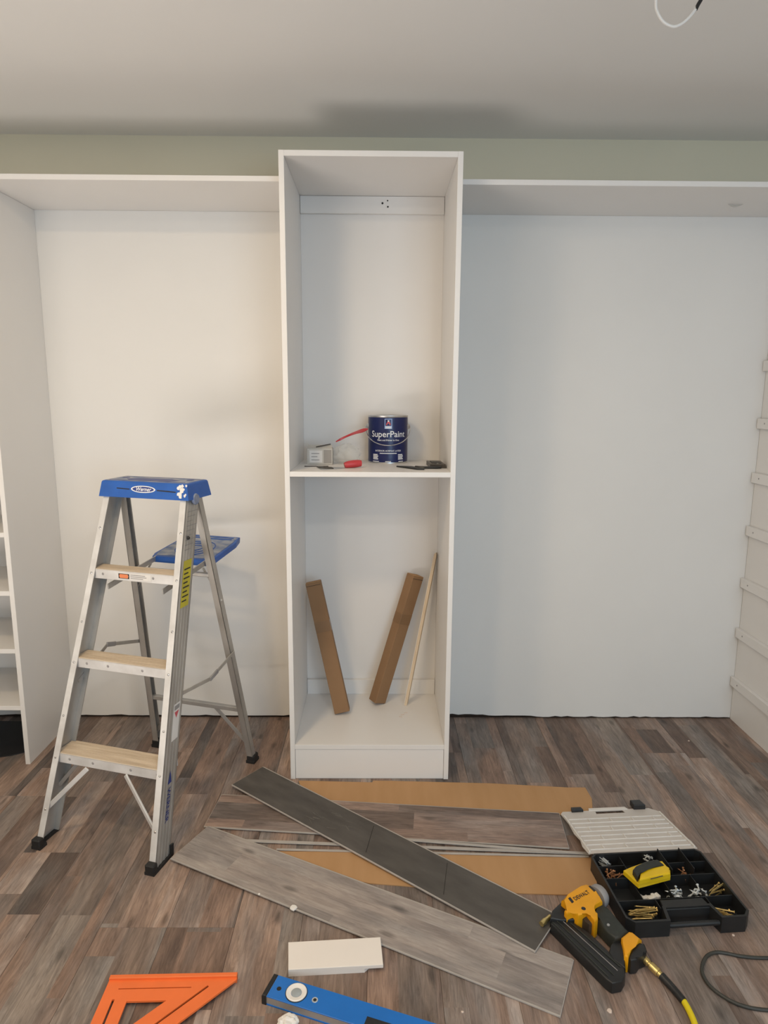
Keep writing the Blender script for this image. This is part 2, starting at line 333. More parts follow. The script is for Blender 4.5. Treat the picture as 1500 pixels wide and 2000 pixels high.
for a, b in (((XL - 0.1, -0.02), (WX0, HC)), ((WX1, -0.02), (XR + 0.1, HC)), ((WX0, -0.02), (WX1, WZ0)), ((WX0, WZ1), (WX1, HC))):
    add_box(bm, (a[0], YF - 0.1, a[1]), (b[0], YF, b[1]))
struct('wall_front', bm, 'room', 'painted wall with a window opening behind the viewer', 'wall')
bm = bm_new()
for a, b in (((WX0, WZ0), (WX0 + 0.05, WZ1)), ((WX1 - 0.05, WZ0), (WX1, WZ1)), ((WX0, WZ0), (WX1, WZ0 + 0.05)), ((WX0, WZ1 - 0.05), (WX1, WZ1)), (((WX0 + WX1) / 2 - 0.025, WZ0), ((WX0 + WX1) / 2 + 0.025, WZ1))):
    add_box(bm, (a[0], YF - 0.08, a[1]), (b[0], YF - 0.03, b[1]))
win = struct('window_1', bm, 'whitep', 'white framed window in the wall behind the viewer', 'window')
bm = bm_new(); add_box(bm, (WX0 + 0.04, YF - 0.06, WZ0 + 0.04), (WX1 - 0.04, YF - 0.055, WZ1 - 0.04)); obj('pane', bm, 'glass', win)
bm = bm_new(); add_box(bm, (XL - 0.1, YF - 0.1, -0.12), (XR + 0.1, YW + 0.012, -0.0062)); floor = struct('floor', bm, 'sub', 'brown wood-look plank floor', 'floor')

# floor planks run towards the wall, staggered row by row
PW, PL = 0.195, 1.28
plank_mesh = {}
def plank(length):
    if length not in plank_mesh:
        bm = bm_new(); add_box(bm, (-PW / 2 + 0.0003, -length / 2 + 0.0003, -0.006), (PW / 2 - 0.0003, length / 2 - 0.0003, 0.0), 0.0008)
        o = obj('plank', bm, 'floor', floor); plank_mesh[length] = o.data; return o
    o = bpy.data.objects.new('plank', plank_mesh[length]); COL.objects.link(o); o.parent = floor; return o
i = 0; x = XL + PW / 2
while x < XR:
    y = YW + 0.006; first = True; off = (0.32, 0.96, 0.64, 1.28)[(i * 3 + (i // 4)) % 4]
    while y > -2.5:
        ln = off if first else PL; first = False
        o = plank(ln); o.location = (x, y - ln / 2, 0)
        y -= ln
    x += PW; i += 1

# ------------------------------------------------------------------ closet tower
tower = thing('closet_tower', 'tall open white closet tower standing in the middle of the wall', 'cabinet', (W / 2, 0, 0))
def wbox(name, a, b, m, parent, bev=0.0008):
    bm = bm_new(); add_box(bm, a, b, bev); return obj(name, bm, m, parent, world=True)
wbox('side_panel', (0, 0, 0), (T, 0.516, H), 'white', tower)
wbox('side_panel', (W - T, 0, 0), (W, 0.516, H), 'white', tower)
wbox('top_panel', (T, 0.0005, H - T), (W - T, 0.484, H), 'white', tower)
wbox('shelf', (T, 0.001, 1.2274), (W - T, D, 1.2464), 'white', tower)
wbox('bottom_shelf', (T, 0.001, 0.130), (W - T, D, 0.149), 'white', tower)
wbox('toe_kick', (T + 0.001, 0.0035, 0.001), (W - T - 0.001, 0.0225, 0.1285), 'white', tower)
wbox('back_panel', (T, D, 0.0), (W - T, D + 0.006, H - T), 'white', tower)
cl = wbox('top_cleat', (T + 0.0015, D - T, 2.2647), (W - T - 0.0015, D - 0.0005, H - T - 0.001), 'white', tower)
for px, py, r in ((747, 397, 0.0042), (757, 392, 0.0028), (757.5, 404, 0.0035)):
    p = at(px, py, 1, D - T); bm = bm_new(); add_lathe(bm, [(0, 0), (r, 0), (r, 0.0012), (0, 0.0012)], (p.x, D - T - 0.0010, p.z), 12, (0, 1, 0)); bm.transform(Matrix.Translation(-tower.location)); o = obj('screw_hole', bm, 'hole', cl); o['label'] = 'dark drilled hole'
wbox('bottom_cleat', (T + 0.0015, D - T, 0.1492), (W - T - 0.0015, D - 0.0005, 0.220), 'white', tower)

# long shelves either side
bm = bm_new(); add_box(bm, (-1.74, 0.115, 2.284), (-0.0005, YW - 0.0005, 2.303), 0.001)
solo('closet_shelf', bm, 'white', 'long white top shelf joining the tower to the shelf unit above the ladder', 'shelf', 'top shelves beside the tower')
bm = bm_new(); add_box(bm, (W + 0.0005, 0.115, 2.279), (2.30, YW - 0.0005, 2.298), 0.001)
rs = thing('closet_shelf', 'long white top shelf with a torn nick over the empty bay', 'shelf', (1.4, 0.3, 2.279), 0, 'top shelves beside the tower')
obj('board', bm, 'white', rs, world=True)
bm = bm_new(); p = at(1436, 398, 2, 2.2788); pts = []
for k in range(9):
    t = k / 8; pts.append((p.x - 0.028 + 0.06 * t, p.y + 0.01 * math.sin(3 * t), p.z - 0.0015 - 0.005 * math.sin(math.pi * t)))
add_tube(bm, pts, [0.0008 + 0.003 * math.sin(math.pi * k / 8) for k in range(9)], 6); o = obj('torn_nick', bm, 'carton', rs, world=True); o['label'] = 'lifted tear in the white facing'

# shelf unit at the left edge
su = thing('shelf_unit', 'white shelf unit with closely spaced shelves at the side of the ladder', 'shelf unit', (-1.42, 0.3, 0))
wbox('side_panel', (-1.120, 0.105, 0), (-1.101, YW - 0.0008, 2.2835), 'white', su)
wbox('side_panel', (-1.739, 0.105, 0), (-1.720, YW - 0.0008, 2.2835), 'white', su)
wbox('back_panel', (-1.7195, 0.500, 0.24), (-1.1205, 0.506, 2.283), 'white', su)
for z in (0.258, 0.505, 0.748, 0.987, 1.219, 1.46, 1.70, 1.94):
    wbox('shelf', (-1.7198, 0.110, z - 0.019), (-1.1202, 0.4998, z), 'white', su)
bm = bm_new(); add_prism(bm, [(-1.70, 0.13), (-1.40, 0.115), (-1.215, 0.17), (-1.135, 0.22), (-1.128, 0.46), (-1.70, 0.48)], 0.0002, 0.0045, 0.001)
solo('rubber_mat', bm, 'mat', 'black rubber mat on the floor below the lowest shelf', 'mat')

# panel with drawer cleats at the right edge
du = thing('cleated_panel', 'white closet side panel lined with seven horizontal cleats', 'panel', (2.06, 0.3, 0))
wbox('side_panel', (2.050, 0.115, 0), (2.069, YW - 0.0008, 2.2785), 'white', du)
for z in (1.641, 1.391, 1.149, 0.905, 0.659, 0.416, 0.174):
    c_ = wbox('cleat', (2.031, 0.135, z), (2.0498, 0.514, z + 0.045), 'white', du, 0.0015)
    for y in (0.455, 0.20):
        bm = bm_new(); add_lathe(bm, [(0, 0.0012), (0.0036, 0.0008), (0.0038, -0.001), (0, -0.001)], (2.031, y, z + 0.024), 10, (-1, 0, 0)); bm.transform(Matrix.Translation(-du.location)); obj('screw_head', bm, 'grey', c_)

# ------------------------------------------------------------------ stepladder
lad = thing('stepladder', 'paint-spattered aluminium stepladder with blue cap and three steps', 'ladder', (-0.593, -0.473, 0), -0.281)
LH = 1.173
hw = lambda z: 0.234 - 0.065 * z / LH
fy = lambda z: 0.387 * z / LH
ry = lambda z: 0.712 - 0.223 * z / LH
rw = lambda z: 0.242 - 0.077 * z / LH
def quadbar(bm, lo, hi):
    """solid from a lower rectangle of 4 points to an upper one"""
    a = [bm.verts.new(p) for p in lo]; b = [bm.verts.new(p) for p in hi]
    bm.faces.new(a[::-1]); bm.faces.new(b)
    for i in range(4): bm.faces.new((a[i], a[(i + 1) % 4], b[(i + 1) % 4], b[i]))
def raily(bm, s, xo0, xo1, y0, y1, z0=0.012, z1=LH + 0.02):
    def rect(z): # xo: distance in from outer face
        X0, X1 = s * (hw(z) - xo0), s * (hw(z) - xo1)
        return [(X0, fy(z) + y0, z), (X1, fy(z) + y0, z), (X1, fy(z) + y1, z), (X0, fy(z) + y1, z)]
    quadbar(bm, rect(z0), rect(z1))
for s in (-1, 1):
    bm = bm_new()
    raily(bm, s, 0.0, 0.0025, 0.0, 0.082)            # web
    raily(bm, s, 0.0, 0.024, 0.0, 0.0030)            # front flange
    raily(bm, s, 0.0, 0.022, 0.079, 0.082)           # rear flange
    for k in range(4): raily(bm, s, -0.0012, 0.0, 0.012 + k * 0.018, 0.017 + k * 0.018)
    fr = obj('front_rail', bm, 'alu', lad)
    bm = bm_new()                                    # front flange is paint spattered
    raily(bm, s, 0.0005, 0.0235, -0.0012, 0.0)
    o = obj('front_flange', bm, 'alu_paint', fr); o['label'] = 'white paint-spattered front edge'
    for z in (0.12, 0.285, 0.42, 0.595, 0.73, 0.895, 1.05):
        bm = bm_new(); add_lathe(bm, [(0, 0.003), (0.0035, 0.002), (0.0045, 0), (0, 0)], (s * (hw(z) - 0.011), fy(z) - 0.001, z), 8, (0, -1, 0)); obj('rivet', bm, 'steel', fr)
    bm = bm_new()                                    # rubber shoe
    add_prism(bm, [(s * 0.240, -0.012), (s * 0.204, -0.012), (s * 0.204, 0.02), (s * 0.222, 0.028), (s * 0.222, 0.098), (s * 0.240, 0.098)], 0.0, 0.011, 0.002)
    add_box(bm, (min(s * 0.240, s * 0.205), -0.013, 0.008), (max(s * 0.240, s * 0.205), 0.012, 0.036), 0.004)
    add_bar(bm, (s * 0.2375, 0.09, 0.0), (s * 0.2355, 0.096, 0.04), 0.006, 0.016)
    obj('rubber_foot', bm, 'black', fr)
for z, dp in ((0.299, 0.088), (0.609, 0.075), (0.909, 0.068)):
    w = hw(z) - 0.003; y = fy(z)
    bm = bm_new(); add_box(bm, (-w, y + 0.001, z - 0.034), (w, y + 0.004, z + 0.001), 0.0008)
    add_box(bm, (-w, y + dp - 0.003, z - 0.028), (w, y + dp, z), 0.0005); add_box(bm, (-w, y + 0.004, z - 0.003), (w, y + dp, z - 0.0005))
    st = obj('step', bm, 'alu_paint', lad)
    bm = bm_new()
    for k in range(6):
        a = y + 0.002 + k * (dp - 0.002) / 6; add_box(bm, (-w + 0.001, a, z - 0.001), (w - 0.001, a + (dp - 0.002) / 6 - 0.002, z + 0.0018), 0.0006)
    add_box(bm, (-w + 0.001, y + 0.001, z - 0.001), (w - 0.001, y + dp, z + 0.0006))
    o = obj('tread', bm, 'tread', st); o['label'] = 'ribbed tread dusted tan'
    for sx in (-0.72, -0.28, 0.42, 0.9):
        bm = bm_new(); add_lathe(bm, [(0, 0.0018), (0.004, 0.001), (0.005, 0), (0, 0)], (sx * w, y + 0.001, z - 0.016), 10, (0, -1, 0)); obj('rivet', bm, 'grey', st)
    if z > 0.9:
        bm = bm_new(); add_box(bm, (-0.068, y - 0.0002, z - 0.029), (0.068, y + 0.001, z - 0.006), 0.0004); sk = obj('warning_sticker', bm, 'stickerw', st); sk['label'] = 'white sticker with orange mark'
        bm = bm_new(); add_box(bm, (-0.064, y - 0.0006, z - 0.026), (-0.020, y, z - 0.008)); obj('sticker_frame', bm, 'inkblack', st)
        bm = bm_new(); add_prism(bm, [(-0.061, 0), (-0.058, -0.007), (-0.026, -0.007), (-0.023, 0), (-0.026, 0.007), (-0.058, 0.007)], 0, 0.0004); bm.transform(Matrix.Translation((0, y - 0.0006, z - 0.017)) @ Matrix.Rotation(math.pi / 2, 4, 'X')); obj('sticker_mark', bm, 'inkorange', st)
        bm = bm_new()
        for k, (a, b) in enumerate(((-0.015, 0.045), (-0.015, 0.05), (-0.015, 0.036))): add_box(bm, (a, y - 0.0006, z - 0.012 - k * 0.006), (b, y, z - 0.0095 - k * 0.006))
        obj('sticker_print', bm, 'grey', st)
for s, (a, b) in ((-1, ((-0.079, 0.264), (-0.224, 0.112))), (1, ((0.073, 0.266), (0.216, 0.112)))):
    bm = bm_new(); add_bar(bm, (a[0], fy(a[1]) + 0.006, a[1]), (b[0], fy(b[1]) + 0.006, b[1]), 0.016, 0.006, (0, 0, 1), 0.001); obj('step_brace', bm, 'alu_paint', lad)
    bm = bm_new(); add_bar(bm, (a[0] * 1.9, fy(a[1]) + 0.078, a[1]), (b[0], fy(b[1]) + 0.078, b[1] + 0.05), 0.014, 0.006, (0, 0, 1), 0.001); obj('step_brace', bm, 'alu', lad)
# rear rails
for s in (-1, 1):
    bm = bm_new()
    def rrect(z, x0, x1, y0, y1): return [(s * (rw(z) - x0), ry(z) + y0, z), (s * (rw(z) - x1), ry(z) + y0, z), (s * (rw(z) - x1), ry(z) + y1, z), (s * (rw(z) - x0), ry(z) + y1, z)]
    for x0, x1, y0, y1 in ((0, 0.0025, -0.028, 0.0), (0, 0.026, -0.0025, 0.0), (0, 0.026, -0.028, -0.0255)):
        quadbar(bm, rrect(0.012, x0, x1, y0, y1), rrect(LH + 0.015, x0, x1, y0, y1))
    rr = obj('rear_rail', bm, 'alu', lad)
    bm = bm_new(); add_prism(bm, [(s * 0.248, 0.676), (s * 0.210, 0.676), (s * 0.210, 0.722), (s * 0.248, 0.722)], 0, 0.014, 0.003); add_box(bm, (min(s * 0.246, s * 0.212), 0.676, 0.010), (max(s * 0.246, s * 0.212), 0.720, 0.034), 0.004); obj('rubber_foot', bm, 'black', rr)
    bm = bm_new(); z1, z2 = 0.248, 0.070; add_bar(bm, (s * 0.088, ry(z1) - 0.012, z1), (s * 0.228, ry(z2) - 0.012, z2), 0.014, 0.006, (0, 0, 1), 0.001); obj('rear_brace', bm, 'alu', lad)
for z, dz in ((0.255, 0.018), (0.850, 0.014)):
    bm = bm_new(); y = ry(z) - 0.014; add_box(bm, (-rw(z) + 0.003, y - 0.010, z - dz / 2), (rw(z) - 0.003, y + 0.010, z + dz / 2), 0.002); o = obj('rear_bar', bm, 'alu', lad)
# spreaders
for s, mid in ((1, (0.207, 0.433, 0.482)), (-1, (-0.201, 0.386, 0.588))):
    a = Vector((s * 0.203, 0.222, 0.510)); b = Vector((s * 0.212, 0.606, 0.521)); m_ = Vector(mid)
    bm = bm_new(); add_bar(bm, a, m_, 0.004, 0.014, (1, 0, 0), 0.001); sp = obj('spreader_arm', bm, 'alu', lad)
    bm = bm_new(); add_bar(bm, m_, b, 0.004, 0.014, (1, 0, 0), 0.001); obj('spreader_arm', bm, 'alu', lad)
    bm = bm_new(); d_ = (b - m_).normalized(); add_bar(bm, m_ - d_ * 0.006, m_ + d_ * 0.05, 0.007, 0.018, (1, 0, 0), 0.002); obj('spreader_lock', bm, 'grey', lad)
# cap: moulded blue shell with recesses
bm = bm_new()
add_prism(bm, [(-0.184, 0.374), (0.184, 0.374), (0.184, 0.528), (-0.184, 0.528)], LH - 0.012, 1.219, 0.006, 2, top=[(-0.174, 0.384), (0.174, 0.384), (0.174, 0.520), (-0.174, 0.520)])
cap = obj('top_cap', bm, 'blue', lad)
bm = bm_new(); add_prism(bm, [(-0.166, 0.392), (0.166, 0.392), (0.166, 0.512), (-0.166, 0.512)], 1.2188, 1.2200); o = obj('cap_worn_top', bm, 'traygrey', cap); o['label'] = 'scuffed top of the cap'
bm = bm_new()
pts = [(-0.085, 0.415), (0.085, 0.415), (0.11, 0.44), (0.06, 0.47), (-0.06, 0.47), (-0.11, 0.44)]
add_prism(bm, pts, 1.2198, 1.2206); obj('tool_recess', bm, 'stickerblue', cap)
bm = bm_new()
for x_ in (-0.135, 0.135):
    add_prism(bm, [(x_ + 0.014 * math.cos(k * math.pi / 6), 0.47 + 0.014 * math.sin(k * math.pi / 6)) for k in range(12)], 1.2198, 1.2206)
for y_ in (0.40, 0.500): add_box(bm, (-0.155, y_, 1.2198), (0.155, y_ + 0.006, 1.2206))
obj('tool_slots', bm, 'stickerblue', cap)
CF = lambda z: 0.374 + 0.010 * (z - (LH - 0.012)) / (1.219 - LH + 0.012) - 0.0006
def capface(x_, y_): z = 1.193 + y_; return (x_, CF(z), z)
bm = bm_new()
N_ = 28; ring = [(0.050 * math.cos(2 * math.pi * k / N_), 0.0125 * math.sin(2 * math.pi * k / N_)) for k in range(N_)]
quad_bm(bm, [capface(*p) for p in ring]); obj('logo_oval', bm, 'ink', cap)
bm = bm_new(); quad_bm(bm, [Vector(capface(p[0] * 0.88, p[1] * 0.74)) + Vector((0, -0.0003, 0)) for p in ring]); obj('logo_field', bm, 'stickerblue', cap)
bm = bm_new(); text_bm(bm, 'Werner', 0.019, lambda x_, y_: Vector(capface(x_, y_)) + Vector((0, -0.0006, 0)), 0.0003, 0.3); obj('logo_lettering', bm, 'ink', cap)
bm = bm_new(); quad_bm(bm, [capface(0.056, 0.0), capface(0.100, -0.001), capface(0.132, -0.003), capface(0.132, -0.0065), capface(0.056, -0.0035)]); obj('cap_groove', bm, 'inkblack', cap); bm = bm_new(); quad_bm(bm, [capface(-0.110, 0.002), capface(-0.056, 0.0), capface(-0.056, -0.0035), capface(-0.110, -0.0015)]); obj('cap_groove', bm, 'inkblack', cap)
bm = bm_new()
for k in range(26):                                   # dried paint on the corner
    x_ = 0.158 + random.uniform(-0.016, 0.016); z_ = random.uniform(-0.022, 0.020); r_ = random.uniform(0.002, 0.0075)
    quad_bm(bm, [Vector(capface(x_ + r_ * math.cos(a * math.pi / 4) * random.uniform(0.7, 1.2), z_ + r_ * math.sin(a * math.pi / 4) * random.uniform(0.7, 1.2))) + Vector((0, -0.0002 - k * 0.00002, 0)) for a in range(8)])
o = obj('paint_splatter', bm, 'whitep', cap); o['label'] = 'white dried paint on the cap corner'
for s in (-1, 1):
    bm = bm_new(); add_lathe(bm, [(0, -0.006), (0.018, -0.006), (0.021, 0.0), (0.018, 0.006), (0, 0.006)], (s * 0.180, 0.425, 1.160), 18, (1, 0, 0)); obj('cap_pivot', bm, 'bluedirty', cap, smooth=True)
# paint tray shelf on arms
ta = lambda y: 0.848 + (y - 0.305) * 0.067 / 0.54
for s in (-1, 1):
    bm = bm_new(); add_bar(bm, (s * 0.112, 0.300, ta(0.300)), (s * 0.112, 0.850, ta(0.850)), 0.005, 0.020, (1, 0, 0), 0.001); obj('tray_arm', bm, 'alu', lad)
    bm = bm_new(); add_bar(bm, (s * 0.115, 0.561, 0.868), (s * 0.196, ry(0.744) - 0.014, 0.744), 0.010, 0.005, (0, 1, 0), 0.001); obj('tray_brace', bm, 'alu', lad)
bm = bm_new()
poly = [(-0.122, 0.585), (0.122, 0.585), (0.135, 0.62), (0.130, 0.80), (0.115, 0.862), (-0.115, 0.862), (-0.130, 0.80), (-0.135, 0.62)]
add_prism(bm, poly, -0.014, 0.010, 0.004, 2, top=[(p[0] * 1.02, p[1]) for p in poly])
for v in bm.verts: v.co.z += ta(v.co.y)
tray = obj('tool_tray', bm, 'blue', lad)
bm = bm_new(); add_prism(bm, [(p[0] * 0.93, 0.723 + (p[1] - 0.723) * 0.9) for p in poly], 0.0095, 0.0112)
for v in bm.verts: v.co.z += ta(v.co.y)
o = obj('tray_floor', bm, 'traygrey', tray); o['label'] = 'scuffed grey tray surface'
bm = bm_new()
for r_ in (0.030, 0.055, 0.080):
    pts = [(r_ * math.cos(k * math.pi / 12), 0.70 + r_ * math.sin(k * math.pi / 12)) for k in range(25)]
    add_tube(bm, [(p[0], p[1], 0.0115 + ta(p[1])) for p in pts], 0.0022, 6)
for y_ in (0.815, 0.835): add_box(bm, (-0.10, y_, 0.011 + ta(y_)), (0.10, y_ + 0.007, 0.0135 + ta(y_)))
obj('tray_ridges', bm, 'blue', tray)
# stickers on the outer web of the rail beside the boxes
def web(bm, y0, y1, za, zb, out=0.0016):
    quad_bm(bm, [(hw(za) + out, fy(za) + y0, za), (hw(za) + out, fy(za) + y1, za), (hw(zb) + out, fy(zb) + y1, zb), (hw(zb) + out, fy(zb) + y0, zb)])
bm = bm_new(); web(bm, 0.016, 0.066, 0.800, 0.955); o = obj('yellow_label', bm, 'stickery', lad)
bm = bm_new()
for k in range(8): web(bm, 0.022, 0.05 + 0.01 * (k % 2), 0.818 + k * 0.015, 0.823 + k * 0.015, 0.0019)
obj('label_print', bm, 'inkblack', o)
bm = bm_new(); web(bm, 0.030, 0.068, 0.375, 0.490); o = obj('warning_label', bm, 'stickerw', lad)
bm = bm_new(); web(bm, 0.034, 0.064, 0.470, 0.484, 0.0019); obj('label_band', bm, 'grey', o)
bm = bm_new(); za, zb = 0.443, 0.464; quad_bm(bm, [(hw(za) + 0.002, fy(za) + 0.049, za), (hw(zb) + 0.002, fy(zb) + 0.062, zb), (hw(zb) + 0.002, fy(zb) + 0.036, zb)]); obj('label_mark', bm, 'inkred', o)
bm = bm_new(); za, zb = 0.245, 0.285; quad_bm(bm, [(hw(za) + 0.002, fy(za) + 0.030, za), (hw(za) + 0.002, fy(za) + 0.052, za), (hw(zb) + 0.002, fy(zb) + 0.041, zb)]); o = obj('blue_arrow', bm, 'stickerblue', lad)
bm = bm_new(); text_bm(bm, 'WERNER', 0.026, lambda x_, y_: (hw(0.18 - x_) + 0.002, fy(0.18 - x_) + 0.041 + y_, 0.18 - x_), 0.0004); o = obj('rail_lettering', bm, 'stickerblue', lad)
bm = bm_new()
for k in range(9): web(bm, 0.014, 0.052 + 0.012 * (k % 3), 0.99 + k * 0.016, 0.9925 + k * 0.016, 0.0019)
o = obj('rail_print', bm, 'grey', lad)
bm = bm_new(); z_ = 1.03; add_lathe(bm, [(0, 0.006), (0.004, 0.006), (0.007, 0), (0, 0)], (hw(z_) + 0.001, fy(z_) + 0.03, z_), 10, (1, 0, 0)); obj('rail_bolt', bm, 'black', lad)

# ------------------------------------------------------------------ paint can and things on the tower shelf
ZS = 1.2464; CR, CH = 0.0835, 0.198; CX, CY = 0.387, 0.375
can = thing('paint_can', 'dark blue gallon paint can with a wire handle on the tower shelf', 'paint can', (CX, CY, ZS))
bm = bm_new(); add_lathe(bm, [(0, 0.002), (CR - 0.003, 0.002), (CR - 0.001, 0.0), (CR, 0.003), (CR - 0.001, 0.006), (CR - 0.001, CH - 0.006), (CR + 0.0005, CH - 0.004), (CR + 0.0005, CH), (CR - 0.003, CH + 0.001), (CR - 0.008, CH - 0.002), (0, CH - 0.002)], seg=56); obj('body', bm, 'steel', can, smooth=True)
bm = bm_new(); add_lathe(bm, [(CR - 0.002, 0.0065), (CR, 0.0065), (CR, CH - 0.0075), (CR - 0.002, CH - 0.0075)], seg=64); lb = obj('label_wrap', bm, 'navy', can, smooth=True)
bm = bm_new(); add_lathe(bm, [(0, CH - 0.0015), (0.055, CH - 0.0015), (0.060, CH + 0.0008), (0.070, CH + 0.0008), (0.073, CH - 0.001), (0.073, CH - 0.003), (0, CH - 0.003)], seg=48); obj('lid', bm, 'steel', can, smooth=True)
FA = math.atan2(CAM.y - CY, CAM.x - CX) + 0.02
def oncan(x_, z_, o_=0.0004): a = FA + x_ / CR; return ((CR + o_) * math.cos(a), (CR + o_) * math.sin(a), z_)
def canpatch(bm, x0, x1, z0, z1, o_=0.0003, n=6):
    for k in range(n):
        a, b = x0 + (x1 - x0) * k / n, x0 + (x1 - x0) * (k + 1) / n
        quad_bm(bm, [oncan(a, z0, o_), oncan(b, z0, o_), oncan(b, z1, o_), oncan(a, z1, o_)])
bm = bm_new(); text_bm(bm, 'SuperPaint', 0.036, lambda x_, y_: oncan(x_, 0.122 + y_), 0.0003); obj('brand_lettering', bm, 'ink', lb)
bm = bm_new(); text_bm(bm, 'Paint and Primer in One', 0.0095, lambda x_, y_: oncan(x_, 0.098 + y_), 0.0002); text_bm(bm, 'INTERIOR ACRYLIC LATEX', 0.0095, lambda x_, y_: oncan(x_, 0.054 + y_), 0.0001); canpatch(bm, -0.036, 0.036, 0.0425, 0.0455, 0.0004); obj('small_lettering', bm, 'ink', lb)
bm = bm_new()
for sx in (-1, 1):
    for k in range(4): canpatch(bm, sx * 0.056 - 0.013, sx * 0.056 + 0.013 - 0.003 * (k % 2), 0.018 + k * 0.006, 0.022 + k * 0.006, n=4)
o = obj('label_panels', bm, 'ink', lb); o['kind'] = 'stuff'
for x0_, x1_ in ((-0.070, -0.04), (-0.012, 0.012), (0.045, 0.07)):
    bm = bm_new(); canpatch(bm, x0_, x1_, 0.0085, 0.0115); obj('foot_print', bm, 'ink', lb)
bm = bm_new(); canpatch(bm, -0.0155, 0.0155, 0.145, 0.186, 0.0003); obj('logo_border', bm, 'inkblue', lb)
bm = bm_new(); canpatch(bm, -0.0125, 0.0125, 0.157, 0.183, 0.0006); obj('logo_field', bm, 'navy', lb)
bm = bm_new(); quad_bm(bm, [oncan(-0.009, 0.160, 0.0009), oncan(0.009, 0.160, 0.0009), oncan(0.008, 0.168, 0.0009), oncan(0.002, 0.177, 0.0009), oncan(-0.003, 0.174, 0.0009), oncan(-0.008, 0.167, 0.0009)]); obj('logo_mark', bm, 'inkred', lb)
bm = bm_new(); canpatch(bm, -0.003, 0.003, 0.174, 0.180, 0.0011, 2); canpatch(bm, -0.012, 0.012, 0.147, 0.151, 0.0006); canpatch(bm, -0.012, 0.012, 0.152, 0.155, 0.0006); obj('logo_print', bm, 'ink', lb)
for s in (-1, 1):
    a = FA + s * (math.pi / 2 - 0.08); p = (CR * math.cos(a), CR * math.sin(a), 0.152)
    bm = bm_new(); add_lathe(bm, [(0, 0.010), (0.006, 0.009), (0.012, 0.003), (0.014, -0.001), (0, -0.001)], p, 16, (math.cos(a), math.sin(a), 0)); obj('handle_ear', bm, 'steel', can, smooth=True)
bm = bm_new(); pts = []
for k in range(25):
    t = -1 + k / 12; a = FA + t * (math.pi / 2 - 0.08); r_ = CR + 0.011 + 0.018 * (1 - t * t) * 0.2
    pts.append((r_ * math.cos(a), r_ * math.sin(a), 0.150 - 0.072 * (1 - t * t)))
add_tube(bm, pts, 0.0019, 8); obj('wire_handle', bm, 'chrome', can, smooth=True)
# red strip hung from the can ear
a = at(719, 838, 1, 0.33); b = at(656, 863, 1, 0.30); bm = bm_new(); n = 14
prev = None
for k in range(n + 1):
    t = k / n; c_ = a.lerp(b, t) + Vector((0, 0, 0.006 * math.sin(3 * t)))
    w_ = 0.0020 + 0.0150 * math.sin(math.pi * min(1, t * 1.05)) ** 0.7 * (0.6 + 0.4 * math.sin(7 * t)) ; an = 0.35 + 0.9 * math.sin(4.2 * t)
    v = Vector((0, math.sin(an), math.cos(an))) * w_; th = Vector((0, math.cos(an), -math.sin(an))) * 0.0012
    r_ = [bm.verts.new(c_ + v + th), bm.verts.new(c_ - v + th), bm.verts.new(c_ - v - th), bm.verts.new(c_ + v - th)]
    if prev:
        for i in range(4): bm.faces.new((prev[i], prev[(i + 1) % 4], r_[(i + 1) % 4], r_[i]))
    else: bm.faces.new(r_)
    prev = r_
bm.faces.new(prev[::-1]); solo('plastic_strip', bm, 'red', 'twisted red plastic strip hanging off the paint can ear', 'strip', smooth=True)
# clear bag
ct = at(676, 900, 1, 0.29); bm = bm_new()
bmesh.ops.create_icosphere(bm, subdivisions=3, radius=1.0)
for v in bm.verts:
    k = 1 + 0.16 * math.sin(7 * v.co.x + 3 * v.co.z) * math.cos(6 * v.co.y + 2 * v.co.z) + random.uniform(-0.05, 0.05)
    v.co = Vector((v.co.x * 0.056 * k * (1 - 0.25 * v.co.z), v.co.y * 0.045 * k, max(-0.98, v.co.z * k) * 0.042 + 0.0415)); v.co += Vector((ct.x, 0.305, ZS))
solo('plastic_bag', bm, 'clear', 'small crumpled clear plastic bag beside the paint can', 'bag')
# small carton
x0 = at(600, 900, 1, 0.26).x; x1 = at(650, 900, 1, 0.26).x
box_ = thing('small_carton', 'small grey carton with a printed label at the back of the tower shelf', 'box', ((x0 + x1) / 2, 0.29, ZS), 0.0)
hwx = (x1 - x0) / 2
bm = bm_new(); add_box(bm, (-hwx, -0.035, 0.0005), (hwx * 0.98, 0.035, 0.066), 0.001); obj('body', bm, 'carton', box_)
bm = bm_new(); add_bar(bm, (-hwx + 0.002, -0.034, 0.067), (-hwx + 0.002, -0.005, 0.078), hwx * 1.9, 0.0012, (1, 0, 0)); bm.transform(Matrix.Translation((hwx * 0.95, 0, 0))); obj('flap', bm, 'carton', box_)
bm = bm_new(); add_box(bm, (-hwx + 0.010, -0.0362, 0.008), (0.010, -0.0352, 0.058), 0.0003); lb2 = obj('label_panel', bm, 'stickerw', box_)
bm = bm_new()
for k in range(3): add_box(bm, (-hwx + 0.018, -0.0368, 0.018 + k * 0.013), (-0.002 - 0.008 * (k % 2), -0.0360, 0.021 + k * 0.013))
obj('label_print', bm, 'grey', lb2)
bm = bm_new(); add_box(bm, (0.016, -0.0362, 0.006), (hwx * 0.9, -0.0352, 0.060)); obj('dark_panel', bm, mat('carton_shade_print', (0.33, 0.31, 0.29), 0.6), box_)
